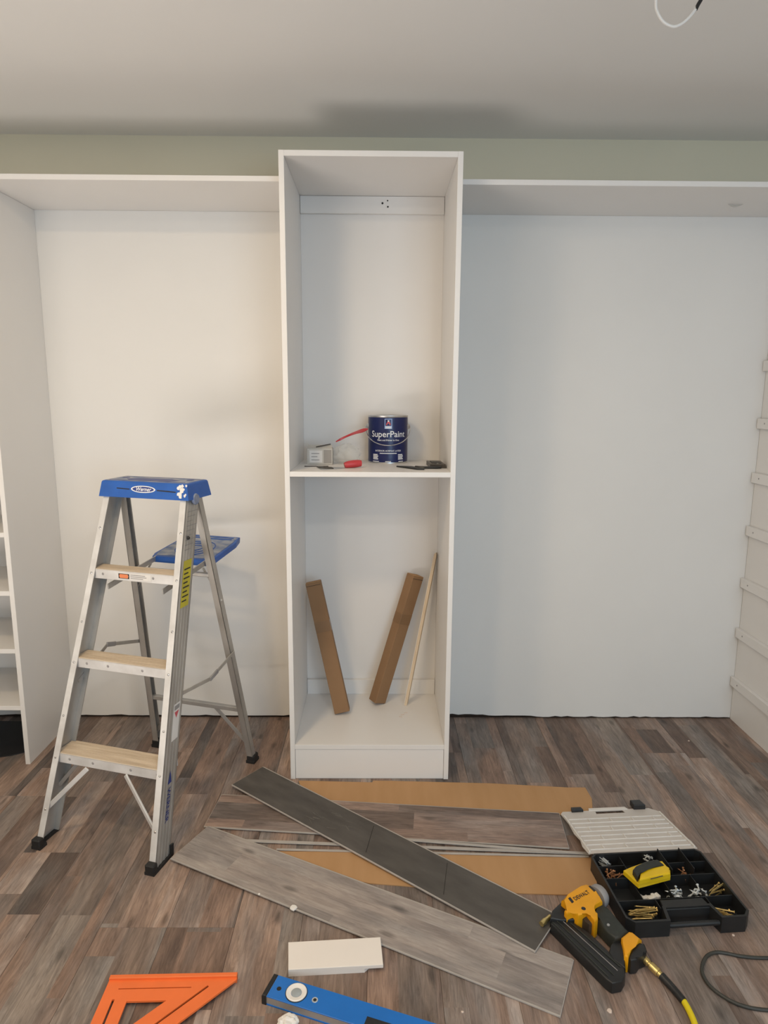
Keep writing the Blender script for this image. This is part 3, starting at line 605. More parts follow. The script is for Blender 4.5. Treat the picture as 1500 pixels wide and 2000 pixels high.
# pencil / nails / putty knife
p = at(618, 872, 1, 0.28); q = at(646, 872, 1, 0.28); bm = bm_new(); add_tube(bm, [(p.x, 0.262, ZS + 0.0715), (q.x, 0.275, ZS + 0.0825)], 0.0024, 8); solo('dark_stick', bm, 'darkgrey', 'short thin dark stick lying on top of the small carton', 'stick')
p = at(597, 906, 1, 0.20); q = at(642, 906, 1, 0.20); bm = bm_new(); add_tube(bm, [(p.x, 0.17, ZS + 0.0022), (q.x, 0.18, ZS + 0.0018)], 0.0017, 8); add_lathe(bm, [(0, 0), (0.0022, 0), (0.0022, 0.003), (0, 0.003)], (p.x - 0.001, 0.17, ZS + 0.0022), 8, (1, 0, 0)); solo('long_nail', bm, 'darkgrey', 'long dark nail lying before the small carton', 'nail')
pk = thing('putty_knife', 'putty knife with a red handle near the edge of the tower shelf', 'putty knife', (0.175, 0.13, ZS))
a = at(617, 908, 1, 0.14); b = at(676, 908, 1, 0.14); c_ = at(706, 905, 1, 0.16)
bm = bm_new(); add_prism(bm, [(a.x, 0.150), (a.x + 0.028, 0.060), (b.x - 0.022, 0.095), (b.x, 0.125), (b.x, 0.140), (b.x - 0.03, 0.155)], ZS + 0.0004, ZS + 0.0016); obj('blade', bm, 'steel', pk, world=True)
bm = bm_new(); add_prism(bm, [(a.x + 0.002, 0.151), (a.x + 0.012, 0.118), (b.x - 0.045, 0.085), (b.x - 0.055, 0.13)], ZS + 0.0016, ZS + 0.005, 0.001); obj('blade_guard', bm, 'darkgrey', pk, world=True)
bm = bm_new(); pts = [Vector((b.x - 0.006, 0.132, ZS + 0.010)), Vector((b.x + 0.008, 0.136, ZS + 0.0135)), Vector((b.x + 0.03, 0.143, ZS + 0.0155)), Vector((c_.x - 0.012, 0.150, ZS + 0.0165)), Vector((c_.x, 0.153, ZS + 0.0165))]
add_tube(bm, smooth_path(pts, 5), [0.008 + 0.007 * math.sin(math.pi * (0.12 + 0.72 * k / 20)) for k in range(21)], 12); obj('handle', bm, 'red', pk, world=True, smooth=True)
# dark pieces at the right end of the shelf
a = at(775, 911, 1, 0.12); b = at(828, 914, 1, 0.10); bm = bm_new(); add_prism(bm, [(a.x, 0.175), (a.x + 0.075, 0.080), (b.x, 0.075), (b.x + 0.002, 0.105), (a.x + 0.06, 0.165)], ZS + 0.0004, ZS + 0.006, 0.001); solo('plastic_shim', bm, 'blackp', 'flat black wedge-shaped shim beside the paint can', 'shim')
a = at(812, 912, 1, 0.11); b = at(862, 914, 1, 0.11); bm = bm_new(); add_tube(bm, smooth_path([(a.x, 0.135, ZS + 0.0055), (a.x + 0.03, 0.120, ZS + 0.0055), (b.x - 0.02, 0.118, ZS + 0.0055), (b.x, 0.124, ZS + 0.0055)], 5), 0.005, 8); solo('black_rod', bm, 'blackp', 'short black rod lying across before the thick dark plate', 'rod', smooth=True)
a = at(839, 905, 1, 0.17); b = at(870, 905, 1, 0.17); hg = thing('fitting_plate', 'thick dark grey plate on the tower shelf against its side', 'plate', ((a.x + b.x) / 2, 0.2, ZS))
bm = bm_new(); add_prism(bm, [(a.x, 0.150), (b.x - 0.002, 0.140), (b.x - 0.008, 0.285), (a.x - 0.004, 0.290)], ZS + 0.0004, ZS + 0.016, 0.002); obj('plate', bm, 'darkgrey', hg, world=True)
bm = bm_new(); add_lathe(bm, [(0, 0.002), (0.004, 0.001), (0.005, 0), (0, 0)], ((a.x + b.x) / 2, 0.165, ZS + 0.016), 10); obj('screw_head', bm, 'steel', hg, world=True)
bm = bm_new(); add_prism(bm, [(a.x + 0.01, 0.18), (b.x - 0.015, 0.175), (b.x - 0.018, 0.26), (a.x + 0.008, 0.265)], ZS + 0.0158, ZS + 0.0185, 0.001); obj('raised_panel', bm, 'blackp', hg, world=True)

# ------------------------------------------------------------------ cartons and board leaning in the tower
def frame(a, xdir, origin):
    a = Vector(a).normalized(); x_ = Vector(xdir); x_ = (x_ - a * x_.dot(a)).normalized(); y_ = a.cross(x_)
    return Matrix(((x_.x, y_.x, a.x, origin[0]), (x_.y, y_.y, a.y, origin[1]), (x_.z, y_.z, a.z, origin[2]), (0, 0, 0, 1)))
def carton(name, mx, w, d, ln, label, rot=0.0, creases=()):
    mx = mx @ Matrix.Rotation(rot, 4, 'Z')
    cs = [mx @ Vector((x_, y_, 0)) for x_ in (0, w) for y_ in (0, d)]; dz = 0.1495 - min(c_.z for c_ in cs); mx = Matrix.Translation((0, 0, dz)) @ mx
    o_ = mx.translation; t = thing(name, label, 'box', (o_.x, o_.y, 0.149), 0, 'long cartons leaning in the tower')
    def part(nm, a, b, m, bev=0.001):
        bm = bm_new(); add_box(bm, a, b, bev); bm.transform(mx); return obj(nm, bm, m, t, world=True)
    part('body', (0, 0, 0), (w, d, ln), 'carddark', 0.0015)
    part('end_flap', (0.001, 0.001, ln), (w - 0.001, d - 0.001, ln + 0.0015), 'card', 0.0003)
    part('tape', (-0.0004, -0.0004, ln * 0.62), (w + 0.0004, d + 0.0004, ln * 0.62 + 0.05), 'tape', 0.0015)
    part('flap_edge', (0.001, -0.001, ln - 0.014), (w - 0.001, 0.0002, ln - 0.0125), 'hole', 0)
    return t
A = Vector((-0.130, 0.075, 0.575))
carton('long_carton', frame(A, (1, 0, 0.0), (0.162, 0.246, 0.149)), 0.066, 0.042, 0.585, 'narrow brown carton leaning against the tower side below the red handle')
A = Vector((0.178, 0.075, 0.600))
carton('long_carton', frame(A, (1, 0.0, 0.0), (0.337, 0.325, 0.149)), 0.062, 0.048, 0.600, 'thicker brown carton leaning towards the pine strip', rot=math.radians(38))
bm = bm_new(); p0 = Vector((0.468, 0.345, 0.150)); p1 = Vector((0.598, 0.428, 0.838)); mx = frame(p1 - p0, (1, -0.22, 0), p0); ln = (p1 - p0).length
t = thing('wood_strip', 'thin pine strip with a white face leaning beside the thicker carton', 'board', (0.468, 0.345, 0.149))
bm = bm_new(); add_prism(bm, [(0, 0), (0.012, 0), (0.012, ln * 0.97), (0.010, ln * 0.995), (0.006, ln), (0.002, ln * 0.995), (0, ln * 0.97)], 0, 0.036); bm.transform(mx @ Matrix.Rotation(math.pi / 2, 4, 'X') @ Matrix.Translation((0, 0, -0.036))); obj('strip', bm, 'pine', t, world=True)
bm = bm_new(); add_box(bm, (-0.0012, 0.0, 0.002), (-0.0001, 0.036, ln * 0.985)); bm.transform(mx); obj('white_face', bm, 'white', t, world=True)
for k, (px, py) in enumerate(((787, 1397), (793, 1393), (783, 1400))):
    p = fl(px, py, 0.1492); bm = bm_new(); add_bar(bm, p + Vector((-0.008, 0, 0.001)), p + Vector((0.006, 0.008 - 0.006 * k, 0.0015)), 0.0022, 0.0014, (0, 1, 0)); solo('wood_shaving', bm, 'chip', 'tiny wood shaving on the bottom of the tower', 'shaving', 'shavings in the tower')

# ------------------------------------------------------------------ loose flooring and cardboard
def board(name, pts, z0, th, m, label, cat='plank', lip=None, edge='plankcore', tilt=None, group=None):
    """plank from 4 world corners (along its length p0->p3), laid as body plus printed face"""
    p = [Vector((q[0], q[1], 0)) for q in pts]
    c_ = sum(p, Vector()) / 4; ly = ((p[3] - p[0]) + (p[2] - p[1])) / 2; lx = ((p[1] - p[0]) + (p[2] - p[3])) / 2
    L_ = ly.length; Wd = lx.length; ang = math.atan2(ly.y, ly.x) - math.pi / 2
    t = thing(name, label, cat, (c_.x, c_.y, z0), ang, group)
    if tilt: t.rotation_euler = (tilt[0], tilt[1], ang)
    bm = bm_new(); add_box(bm, (-Wd / 2, -L_ / 2, 0), (Wd / 2, L_ / 2, th - 0.0008), 0.0006); obj('core', bm, edge, t)
    bm = bm_new(); add_box(bm, (-Wd / 2 + 0.0035, -L_ / 2 + 0.002, th - 0.0009), (Wd / 2 - 0.0035, L_ / 2 - 0.002, th), 0.0003); obj('face', bm, m, t)
    bm = bm_new(); add_box(bm, (-Wd / 2 - 0.004, -L_ / 2 + 0.004, 0.0008), (-Wd / 2 + 0.002, L_ / 2 - 0.004, th * 0.45)); obj('click_edge', bm, edge, t)
    return t, Wd, L_
def sheet(name, pix, z0, th, m, label, cat):
    bm = bm_new(); add_prism(bm, [(q.x, q.y) for q in (fl(px, py, z0 + th) for px, py in pix)], z0, z0 + th); return solo(name, bm, m, label, cat)
sheet('cardboard_sheet', [(583, 1524.5), (727, 1528), (729, 1524.5), (760, 1525), (960, 1530), (1110, 1538), (1143, 1538), (1156, 1560), (1158, 1592), (900, 1590), (600, 1578)], 0.0003, 0.003, 'card', 'tan cardboard sheet lying against the foot of the tower', 'cardboard')
sheet('cardboard_sheet', [(500, 1662), (700, 1664), (930, 1669), (1160, 1674), (1166, 1705), (1165, 1747), (1100, 1747), (1000, 1744), (860, 1735), (722, 1725), (600, 1700)], 0.0003, 0.003, 'card', 'tan cardboard sheet under the dark plank reaching the nail gun', 'cardboard')
board('loose_plank', [(-0.256, -0.115), (-0.265, -0.312), (1.013, -0.424), (1.017, -0.23)], 0.0036, 0.0055, 'plankbrown', 'brown wood-look plank lying along the cardboard, its far end under the clear lid', group='loose planks on the floor')
for k, (a, b, w_, z_, lab) in enumerate((((480, 1643), (1150, 1668), 0.013, 0.0040, 'thin grey vinyl strip nearest the brown plank'), ((700, 1634), (1152, 1669), 0.010, 0.0072, 'thin grey vinyl strip crossing over the other two'), ((540, 1660), (1150, 1674), 0.008, 0.0036, 'thin pale vinyl strip along the near cardboard edge'))):
    p, q = fl(*a, z_), fl(*b, z_); bm = bm_new(); add_bar(bm, p + Vector((0, 0, 0.002)), q + Vector((0, 0, 0.002)), w_, 0.0035, (0, 1, 0), 0.0006)
    solo('vinyl_strip', bm, 'plankcore', lab, 'strip', 'offcut strips between planks')
board('loose_plank', [(-0.253, -0.312), (-0.335, -0.485), (0.809, -1.041), (0.891, -0.875)], 0.0050, 0.0055, 'plankgrey', 'weathered grey plank lying slantwise in front, its corner by the ladder foot', group='loose planks on the floor', tilt=(-0.0072, 0.0))
dk, dw, dl = board('loose_plank', [(-0.233, -0.083), (-0.113, 0.074), (0.875, -0.735), (0.803, -0.845)], 0.0112, 0.0055, 'plankback', 'dark plank turned underside up, lying across the other planks', group='loose planks on the floor', tilt=(-0.0050, 0.0))
for k, y_ in enumerate((-0.02, 0.22)):
    bm = bm_new(); add_bar(bm, (-dw * 0.40, y_ * dl - 0.02, 0.0057), (dw * 0.36, y_ * dl + 0.045, 0.0057), 0.0016, 0.0008, (0, 1, 0)); o = obj('score_line', bm, 'hole', dk)
for k in range(16):
    y_ = -0.16 * dl + random.uniform(-0.07, 0.09); x_ = random.uniform(-0.25, 0.32) * dw; a_ = random.uniform(-0.5, 0.5)
    bm = bm_new(); L1 = random.uniform(0.015, 0.045); add_bar(bm, (x_, y_, 0.0056), (x_ + L1 * math.sin(a_), y_ + L1 * math.cos(a_), 0.0056), random.uniform(0.0015, 0.005), 0.0004, (1, 0, 0)); obj('scuff_mark', bm, 'scuff', dk)
# paper scraps on the grey plank
for px, py, r_, lab in ((573, 1775, 0.012, 'round white paper scrap on the edge of the grey plank'), (506, 1748, 0.004, 'tiny white crumb on the edge of the grey plank'), (424, 1658, 0.004, 'tiny white crumb near the corner of the grey plank')):
    p = fl(px, py, 0.0112 - 0.0106 * max(0, min(1, (fl(px, py).x + 0.3) / 1.15))); zz = p.z; bm = bm_new(); add_prism(bm, [(p.x + r_ * math.cos(k * 0.7) * random.uniform(0.75, 1.1), p.y + r_ * math.sin(k * 0.7) * random.uniform(0.75, 1.1)) for k in range(9)], zz + 0.0024, zz + 0.0026 + r_ * 0.35, r_ * 0.15); solo('paper_scrap', bm, 'paper', lab, 'scrap')
for px, py, r_, lab in ((1191, 1974, 0.007, 'pinkish wood chip on the floor by the nail gun magazine'), (903, 1977, 0.004, 'tiny pale chip on the floor before the grey plank'), (1432, 1827, 0.004, 'tiny pale chip on the floor before the black organizer'), (1345, 1447, 0.005, 'thin pale shaving on the floor in the empty bay')):
    p = fl(px, py, 0.001); bm = bm_new(); add_prism(bm, [(p.x + r_ * math.cos(k * 1.05) * random.uniform(0.6, 1.2), p.y + r_ * math.sin(k * 1.05) * random.uniform(0.6, 1.2)) for k in range(6)], 0.0003, 0.0028, 0.0006); solo('wood_chip', bm, 'chip', lab, 'chip')

# ------------------------------------------------------------------ white offcut, speed square, level
bt = 0.022
P = [fl(563, 1840, bt), fl(743, 1830, bt), fl(748.5, 1884, bt), fl(563, 1894, bt)]
wb = thing('trim_offcut', 'short white trim offcut with a rebated edge lying before the grey plank', 'offcut', ((P[0].x + P[2].x) / 2, (P[0].y + P[2].y) / 2, 0))
bm = bm_new(); add_prism(bm, [(q.x, q.y) for q in P], bt * 0.55, bt, 0.0012); obj('upper_half', bm, 'block', wb, world=True)
ux = (P[2] - P[3]) * 0.80
bm = bm_new(); add_prism(bm, [(P[0].x, P[0].y), (P[1].x, P[1].y), ((P[1] * 0.35 + P[2] * 0.65).x, (P[1] * 0.35 + P[2] * 0.65).y), ((P[3] + ux * 1.06).x, (P[3] + ux * 1.06).y + 0.012), ((P[3] + ux).x, (P[3] + ux).y), (P[3].x, P[3].y)], 0.0003, bt * 0.56); obj('lower_half', bm, 'block', wb, world=True)

sq = thing('speed_square', 'orange plastic speed square lying flat on the floor', 'square', (-0.2, -1.06, 0))
SA = Vector((-0.350, -0.937, 0)); SB = Vector((-0.018, -0.929, 0)); ex = (SB - SA).normalized(); ey = Vector((ex.y, -ex.x, 0)); LG = (SB - SA).length
S2 = lambda u, v: ((SA + ex * (u * LG) + ey * (v * LG)).x, (SA + ex * (u * LG) + ey * (v * LG)).y)
def prism_hole(bm, outer, holes, z0, z1):
    """flat plate with holes, filled by triangulation"""
    def loop(pts, z): vs = [bm.verts.new((p[0], p[1], z)) for p in pts]; return vs, [bm.edges.new((vs[i], vs[(i + 1) % len(vs)])) for i in range(len(vs))]
    tops, bots, es_t, es_b = [], [], [], []
    for pts in [outer] + holes:
        v, e = loop(pts, z1); tops.append(v); es_t += e
        v, e = loop(pts, z0); bots.append(v); es_b += e
    bmesh.ops.triangle_fill(bm, use_beauty=True, use_dissolve=False, edges=es_t); bmesh.ops.triangle_fill(bm, use_beauty=True, use_dissolve=False, edges=es_b)
    for a, b in zip(tops, bots):
        for i in range(len(a)): bm.faces.new((a[i], a[(i + 1) % len(a)], b[(i + 1) % len(b)], b[i]))
def slot(p, q, w):
    p, q = Vector(p), Vector(q); d_ = (q - p).normalized(); n_ = Vector((-d_.y, d_.x)) * w / 2
    return [tuple(p + n_), tuple(q + n_), tuple(q - n_), tuple(p - n_)]
holes = [[S2(0.20, 0.22), S2(0.50, 0.22), S2(0.20, 0.52)], slot(S2(0.10, 0.11), S2(0.66, 0.11), 0.003), slot(S2(0.095, 0.20), S2(0.095, 0.72), 0.006), slot(S2(0.79, 0.10), S2(0.16, 0.73), 0.006)]
bm = bm_new(); prism_hole(bm, [S2(0, 0.0), S2(1, 0.0), S2(1, 0.05), S2(0.05, 1), S2(0, 1)], holes, 0.0105, 0.0155); obj('plate', bm, 'orange', sq, world=True)
bm = bm_new(); add_prism(bm, [S2(0, 0), S2(1, 0), S2(1, 0.035), S2(0, 0.035)], 0.0003, 0.0225, 0.0015); obj('fence', bm, 'orange', sq, world=True)

lv = thing('spirit_level', 'blue spirit level with a black end cap lying on the floor', 'level', (0.3, -1.08, 0))
LT = 0.026; la = fl(543, 1904, LT); lb_ = fl(520, 1946, LT); le = fl(836, 1994, LT); ex = (le - la).normalized(); ey = Vector((ex.y, -ex.x, 0)); LWD = 0.066; LL = 0.62
V2 = lambda u, v: la + ex * u + ey * v
def lprism(name, u0, u1, v0, v1, z0, z1, m, bev=0.001, par=lv):
    bm = bm_new(); add_prism(bm, [(V2(u0, v0).x, V2(u0, v0).y), (V2(u1, v0).x, V2(u1, v0).y), (V2(u1, v1).x, V2(u1, v1).y), (V2(u0, v1).x, V2(u0, v1).y)], z0, z1, bev); return obj(name, bm, m, par, world=True)
lprism('body', 0.0, LL, 0.0015, LWD - 0.0015, 0.0035, LT - 0.001, 'alu')
lprism('blue_face', 0.001, LL, 0.0, LWD, LT - 0.0022, LT, 'levelblue', 0.0008)
lprism('blue_face', 0.001, LL, 0.0, LWD, 0.0003, 0.0035, 'levelblue', 0)
lprism('end_cap', -0.012, 0.0, -0.001, LWD + 0.001, 0.0002, LT + 0.001, 'black', 0.003)
def disc(name, u, v, prof, m):
    p = V2(u, v); bm = bm_new(); add_lathe(bm, prof, (p.x, p.y, LT), 32); return obj(name, bm, m, lv, world=True, smooth=True)
vc = fl(579, 1939, LT); du_ = (vc - la); VU, VV = du_.dot(ex), du_.dot(ey)
disc('vial_ring', VU, VV, [(0.013, -0.001), (0.0265, -0.001), (0.0265, 0.0025), (0.0245, 0.0035), (0.014, 0.0010), (0.013, -0.001)], 'whitep')
disc('vial', VU, VV, [(0, 0.0030), (0.008, 0.0026), (0.0132, 0.0008), (0.0132, -0.001), (0, -0.001)], 'vial')
disc('vial_gasket', VU, VV, [(0.0265, -0.001), (0.0285, -0.001), (0.0285, 0.0008), (0.0265, 0.0008), (0.0265, -0.001)], 'blackp')
p = fl(545, 1931, LT) - la; disc('rivet_hole', p.dot(ex), p.dot(ey), [(0, 0.0003), (0.006, 0.0003), (0.006, -0.001), (0, -0.001)], 'hole')
p = fl(615, 1953, LT) - la; disc('eyelet', p.dot(ex), p.dot(ey), [(0.0045, 0.0005), (0.0075, 0.0008), (0.0085, -0.001), (0.004, -0.001), (0.0045, 0.0005)], 'zinc'); disc('rivet_hole', p.dot(ex), p.dot(ey), [(0, 0.0004), (0.0046, 0.0004), (0.0046, -0.001), (0, -0.001)], 'hole')
lprism('hand_slot', 0.262, 0.38, 0.036, 0.058, LT - 0.001, LT + 0.0004, 'blackp', 0.0)
cp = fl(566, 1975, 0.02); bm = bm_new(); bmesh.ops.create_icosphere(bm, subdivisions=4, radius=0.023)
rr_ = random.Random(3); ph = [(Vector((rr_.uniform(-1, 1), rr_.uniform(-1, 1), rr_.uniform(-1, 1))).normalized(), rr_.uniform(0, 6)) for _ in range(9)]
for v in bm.verts:
    n_ = v.co.normalized(); k = 1.0
    for j, (d_, f_) in enumerate(ph): k += 0.10 * abs(math.sin(5.5 * n_.dot(d_) + f_)) - 0.05
    v.co = Vector((n_.x * 0.022 * k, n_.y * 0.020 * k, max(-0.0165, n_.z * 0.0165 * k))) + Vector((cp.x, cp.y - 0.030, 0.0168))
solo('crumpled_tissue', bm, 'paper', 'crumpled white tissue lying against the blue spirit level', 'tissue')

# ------------------------------------------------------------------ organizer box
OB = thing('organizer_box', 'open black parts organizer with a clear lid folded back', 'organizer', (1.242, -0.640, 0), math.radians(4.2))
OW, OD, OH = 0.372, 0.290, 0.052
hx, hy = OW / 2, OD / 2
foot = [(-hx, -hy + 0.02), (-hx + 0.02, -hy), (-0.062, -hy), (-0.052, -hy + 0.048), (0.082, -hy + 0.048), (0.092, -hy), (hx - 0.02, -hy), (hx, -hy + 0.02), (hx, hy - 0.015), (hx - 0.015, hy), (-hx + 0.015, hy), (-hx, hy - 0.015)]
inner = [(-hx + 0.006, -hy + 0.024), (-hx + 0.022, -hy + 0.007), (-0.070, -hy + 0.007), (-0.060, -hy + 0.055), (0.090, -hy + 0.055), (0.100, -hy + 0.007), (hx - 0.022, -hy + 0.007), (hx - 0.006, -hy + 0.024), (hx - 0.006, hy - 0.018), (hx - 0.018, hy - 0.006), (-hx + 0.018, hy - 0.006), (-hx + 0.006, hy - 0.018)]
bm = bm_new(); prism_hole(bm, foot, [inner], 0.001, OH); add_prism(bm, inner, 0.0012, 0.006); obj('tray', bm, 'blackp', OB)
bm = bm_new(); add_tube(bm, [(-0.060, -hy + 0.010, 0.028), (0.090, -hy + 0.010, 0.028)], 0.008, 10); obj('handle', bm, 'blackp', OB, smooth=True)
bm = bm_new(); add_prism(bm, [(-0.058, -hy + 0.046), (0.088, -hy + 0.046), (0.080, -hy + 0.084), (-0.052, -hy + 0.084)], 0.006, OH - 0.004, 0.003); obj('handle_housing', bm, 'blackp', OB)
def divider(a, b, h=OH - 0.008):
    bm = bm_new(); add_bar(bm, (a[0], a[1], 0.0055), (a[0], a[1], h), 0.0024, 0.0024); bm.clear()
    d_ = Vector((b[0] - a[0], b[1] - a[1], 0)); mx = Matrix.Translation((a[0], a[1], 0)) @ Matrix.Rotation(math.atan2(d_.y, d_.x), 4, 'Z')
    add_box(bm, (0, -0.0011, 0.0055), (d_.length, 0.0011, h), 0.0004, mx); obj('divider', bm, 'blackp', OB)
r1, r2 = hy - 0.105, hy - 0.198
for a, b in (((-hx + 0.006, r1), (hx - 0.006, r1)), ((-hx + 0.006, r2), (hx - 0.006, r2)), ((-0.090, r1), (-0.090, hy - 0.006)), ((-0.098, r2), (-0.098, r1)), ((0.0, r2), (0.0, r1)), ((0.098, r2), (0.098, r1)), ((0.095, -hy + 0.055), (0.095, r2)), ((-0.062, -hy + 0.055), (-0.062, r2)), ((-hx + 0.006, hy - 0.050), (-0.090, hy - 0.050)), ((0.040, hy - 0.050), (hx - 0.006, hy - 0.050))): divider(a, b)
divider((0.040, r1), (0.040, hy - 0.006), OH + 0.012); divider((0.112, r1), (0.112, hy - 0.006), OH + 0.012)
# lid folded back onto the floor
lid_t = math.radians(-8.0)
LMX = Matrix.Translation((0, hy + 0.002, OH - 0.006)) @ Matrix.Rotation(lid_t, 4, 'X')
LDp = 0.285
lo_ = [(-hx, 0.004), (hx, 0.004), (hx + 0.004, 0.05), (hx - 0.004, 0.09), (hx + 0.002, 0.13), (hx - 0.004, 0.20), (hx, LDp - 0.03), (hx - 0.03, LDp), (-hx + 0.012, LDp), (-hx, LDp - 0.015), (-hx + 0.004, 0.20), (-hx - 0.002, 0.13), (-hx + 0.004, 0.09), (-hx - 0.004, 0.05)]
hole_ = [(-0.055, LDp - 0.026), (0.055, LDp - 0.026), (0.052, LDp - 0.006), (-0.052, LDp - 0.006)]
bm = bm_new(); prism_hole(bm, lo_, [hole_], 0.0, 0.0025); bm.transform(LMX); lid = obj('lid', bm, 'clearlid', OB); lid['label'] = 'frosted clear lid folded back'
bm = bm_new()
for k in range(8): add_box(bm, (-hx + 0.012, 0.022 + k * 0.0285, 0.0024), (hx - 0.012, 0.0255 + k * 0.0285, 0.0062), 0.0005)
for k in range(4):
    for j in range(4): add_box(bm, (-0.125 + j * 0.080 + (k % 2) * 0.022, 0.026 + k * 0.057, 0.0024), (-0.121 + j * 0.080 + (k % 2) * 0.022, 0.050 + k * 0.057, 0.0058))
for s in (-1, 1): add_box(bm, (s * (hx - 0.006) - 0.003, 0.01, 0.0024), (s * (hx - 0.006) + 0.003, LDp - 0.035, 0.0075), 0.0006)
bm.transform(LMX); o = obj('lid_ribs', bm, 'clearrib', lid)
bm = bm_new(); add_prism(bm, [(-0.075, LDp - 0.003), (0.075, LDp - 0.003), (0.070, LDp + 0.014), (-0.070, LDp + 0.014)], 0, 0.005, 0.001); bm.transform(LMX); obj('lid_handle', bm, 'clearrib', lid)
for x_, t_ in ((-0.120, 0.002), (0.118, 0.024)):
    bm = bm_new(); add_prism(bm, [(x_ - 0.022, LDp - 0.008), (x_ + 0.022, LDp - 0.008), (x_ + 0.020, LDp + 0.010 + t_), (x_ - 0.018, LDp + 0.010 + t_)], 0.002, 0.013 + t_ * 0.3, 0.003); bm.transform(LMX); obj('latch', bm, 'blackp', lid)
# small hardware in the compartments
def screw_mesh(name, ln, r):
    bm = bm_new(); add_lathe(bm, [(0, 0), (r * 0.3, 0.004), (r, 0.008), (r * 0.8, ln * 0.4), (r, ln * 0.7), (r, ln - 0.003), (r * 2.1, ln - 0.0005), (r * 2.1, ln), (0, ln)], seg=6); bmesh.ops.recalc_face_normals(bm, faces=bm.faces)
    me = bpy.data.meshes.new(name); bm.to_mesh(me); bm.free(); return me
OBM = Matrix.Translation(OB.location) @ Matrix.Rotation(OB.rotation_euler.z, 4, 'Z')
def pile(name, mesh, m, n, cx, cy, sx, sy, ln, ang, spread, label, cat, group, z0=0.014, lift=0.028):
    me = mesh.copy() if mesh.materials else mesh; me.materials.clear(); me.materials.append(M[m])
    for k in range(n):
        o_ = bpy.data.objects.new(name, me); COL.objects.link(o_)
        a_ = ang + random.uniform(-spread, spread); tilt = random.uniform(-0.10, 0.16)
        mid = OBM @ Vector((cx + random.uniform(-sx, sx), cy + random.uniform(-sy, sy), z0 + lift * (k / max(1, n - 1))))
        d_ = Vector((math.cos(a_) * math.cos(tilt), math.sin(a_) * math.cos(tilt), math.sin(tilt)))
        o_.rotation_mode = 'QUATERNION'; o_.rotation_quaternion = Vector((0, 0, 1)).rotation_difference(d_); o_.location = mid - d_ * (ln / 2)
        tag(o_, label, cat, group)
    return me
s_long = screw_mesh('screw', 0.060, 0.0019); s_mid = screw_mesh('screw', 0.036, 0.0018); s_short = screw_mesh('screw', 0.026, 0.0022)
lx = lambda px, py: OBM.inverted() @ fl(px, py, 0.028)
def pl(px, py): v = lx(px, py); return v.x, v.y
pile('screw', s_long, 'gold', 20, *pl(1256, 1783), 0.014, 0.010, 0.060, 0.05, 0.22, 'long gold screw in the front corner compartment nearest the nail gun', 'screw', 'long gold screws in the organizer')
pile('screw', s_mid.copy(), 'copper', 22, *pl(1197, 1713), 0.018, 0.016, 0.036, 0.6, 1.5, 'brown-gold screw in the side compartment beside the yellow sensor', 'screw', 'brown screws in the organizer')
pile('screw', s_long.copy(), 'zinc', 14, *pl(1173, 1681), 0.008, 0.010, 0.060, -0.95, 0.18, 'long pale screw in the rear corner compartment', 'screw', 'long pale screws in the organizer')
pile('screw', s_long.copy(), 'gold', 8, *pl(1397, 1740), 0.008, 0.008, 0.055, 0.55, 0.25, 'long gold screw in the outer side compartment', 'screw', 'gold screws in the side compartment')
pile('screw', s_mid.copy(), 'copper', 9, *pl(1336, 1711), 0.010, 0.008, 0.036, 0.3, 1.5, 'copper screw in the compartment behind the wall anchors', 'screw', 'copper screws in the organizer')
pile('screw', s_long.copy(), 'gold', 7, *pl(1408, 1782), 0.010, 0.008, 0.050, -0.3, 0.7, 'brass screw in the front corner compartment away from the nail gun', 'screw', 'brass screws in the organizer')
pile('wall_anchor', s_short, 'zinc', 20, *pl(1315, 1748), 0.020, 0.010, 0.026, 0.8, 1.4, 'pale blue-grey wall anchor in the middle compartment', 'wall anchor', 'blue-grey wall anchors')
pile('wall_anchor', s_short.copy(), 'paleplastic', 18, *pl(1362, 1745), 0.018, 0.010, 0.026, 0.3, 1.3, 'cream wall anchor in the compartment beside the gold screws', 'wall anchor', 'cream wall anchors')
pile('wall_anchor', s_short.copy(), 'paleplastic', 14, *pl(1266, 1676), 0.016, 0.008, 0.026, 0.3, 1.4, 'small pale wall anchor behind the yellow sensor', 'wall anchor', 'pale anchors behind the sensor')
for k, (px, py, a_) in enumerate(((1252, 1748, -0.9), (1266, 1757, 0.1), (1276, 1758, 0.4))):
    v = OBM.inverted() @ fl(px, py, 0.014); p = OBM @ Vector((v.x, v.y, 0.0065 + 0.010 * (k > 0))); bm = bm_new()
    mx = Matrix.Translation(p) @ Matrix.Rotation(a_, 4, 'Z'); add_box(bm, (-0.020, -0.006, 0), (0.020, 0.006, 0.005 + 0.003 * k), 0.001, mx); add_box(bm, (0.010, -0.009, 0.001), (0.021, 0.009, 0.013), 0.002, mx)
    solo('plastic_clip', bm, 'whitep', ('upright-ended white plastic clip at the side of the pair before the yellow sensor', 'middle white plastic clip before the yellow sensor', 'white plastic clip nearest the blue-grey anchors')[k], 'clip', 'white clips in the organizer')
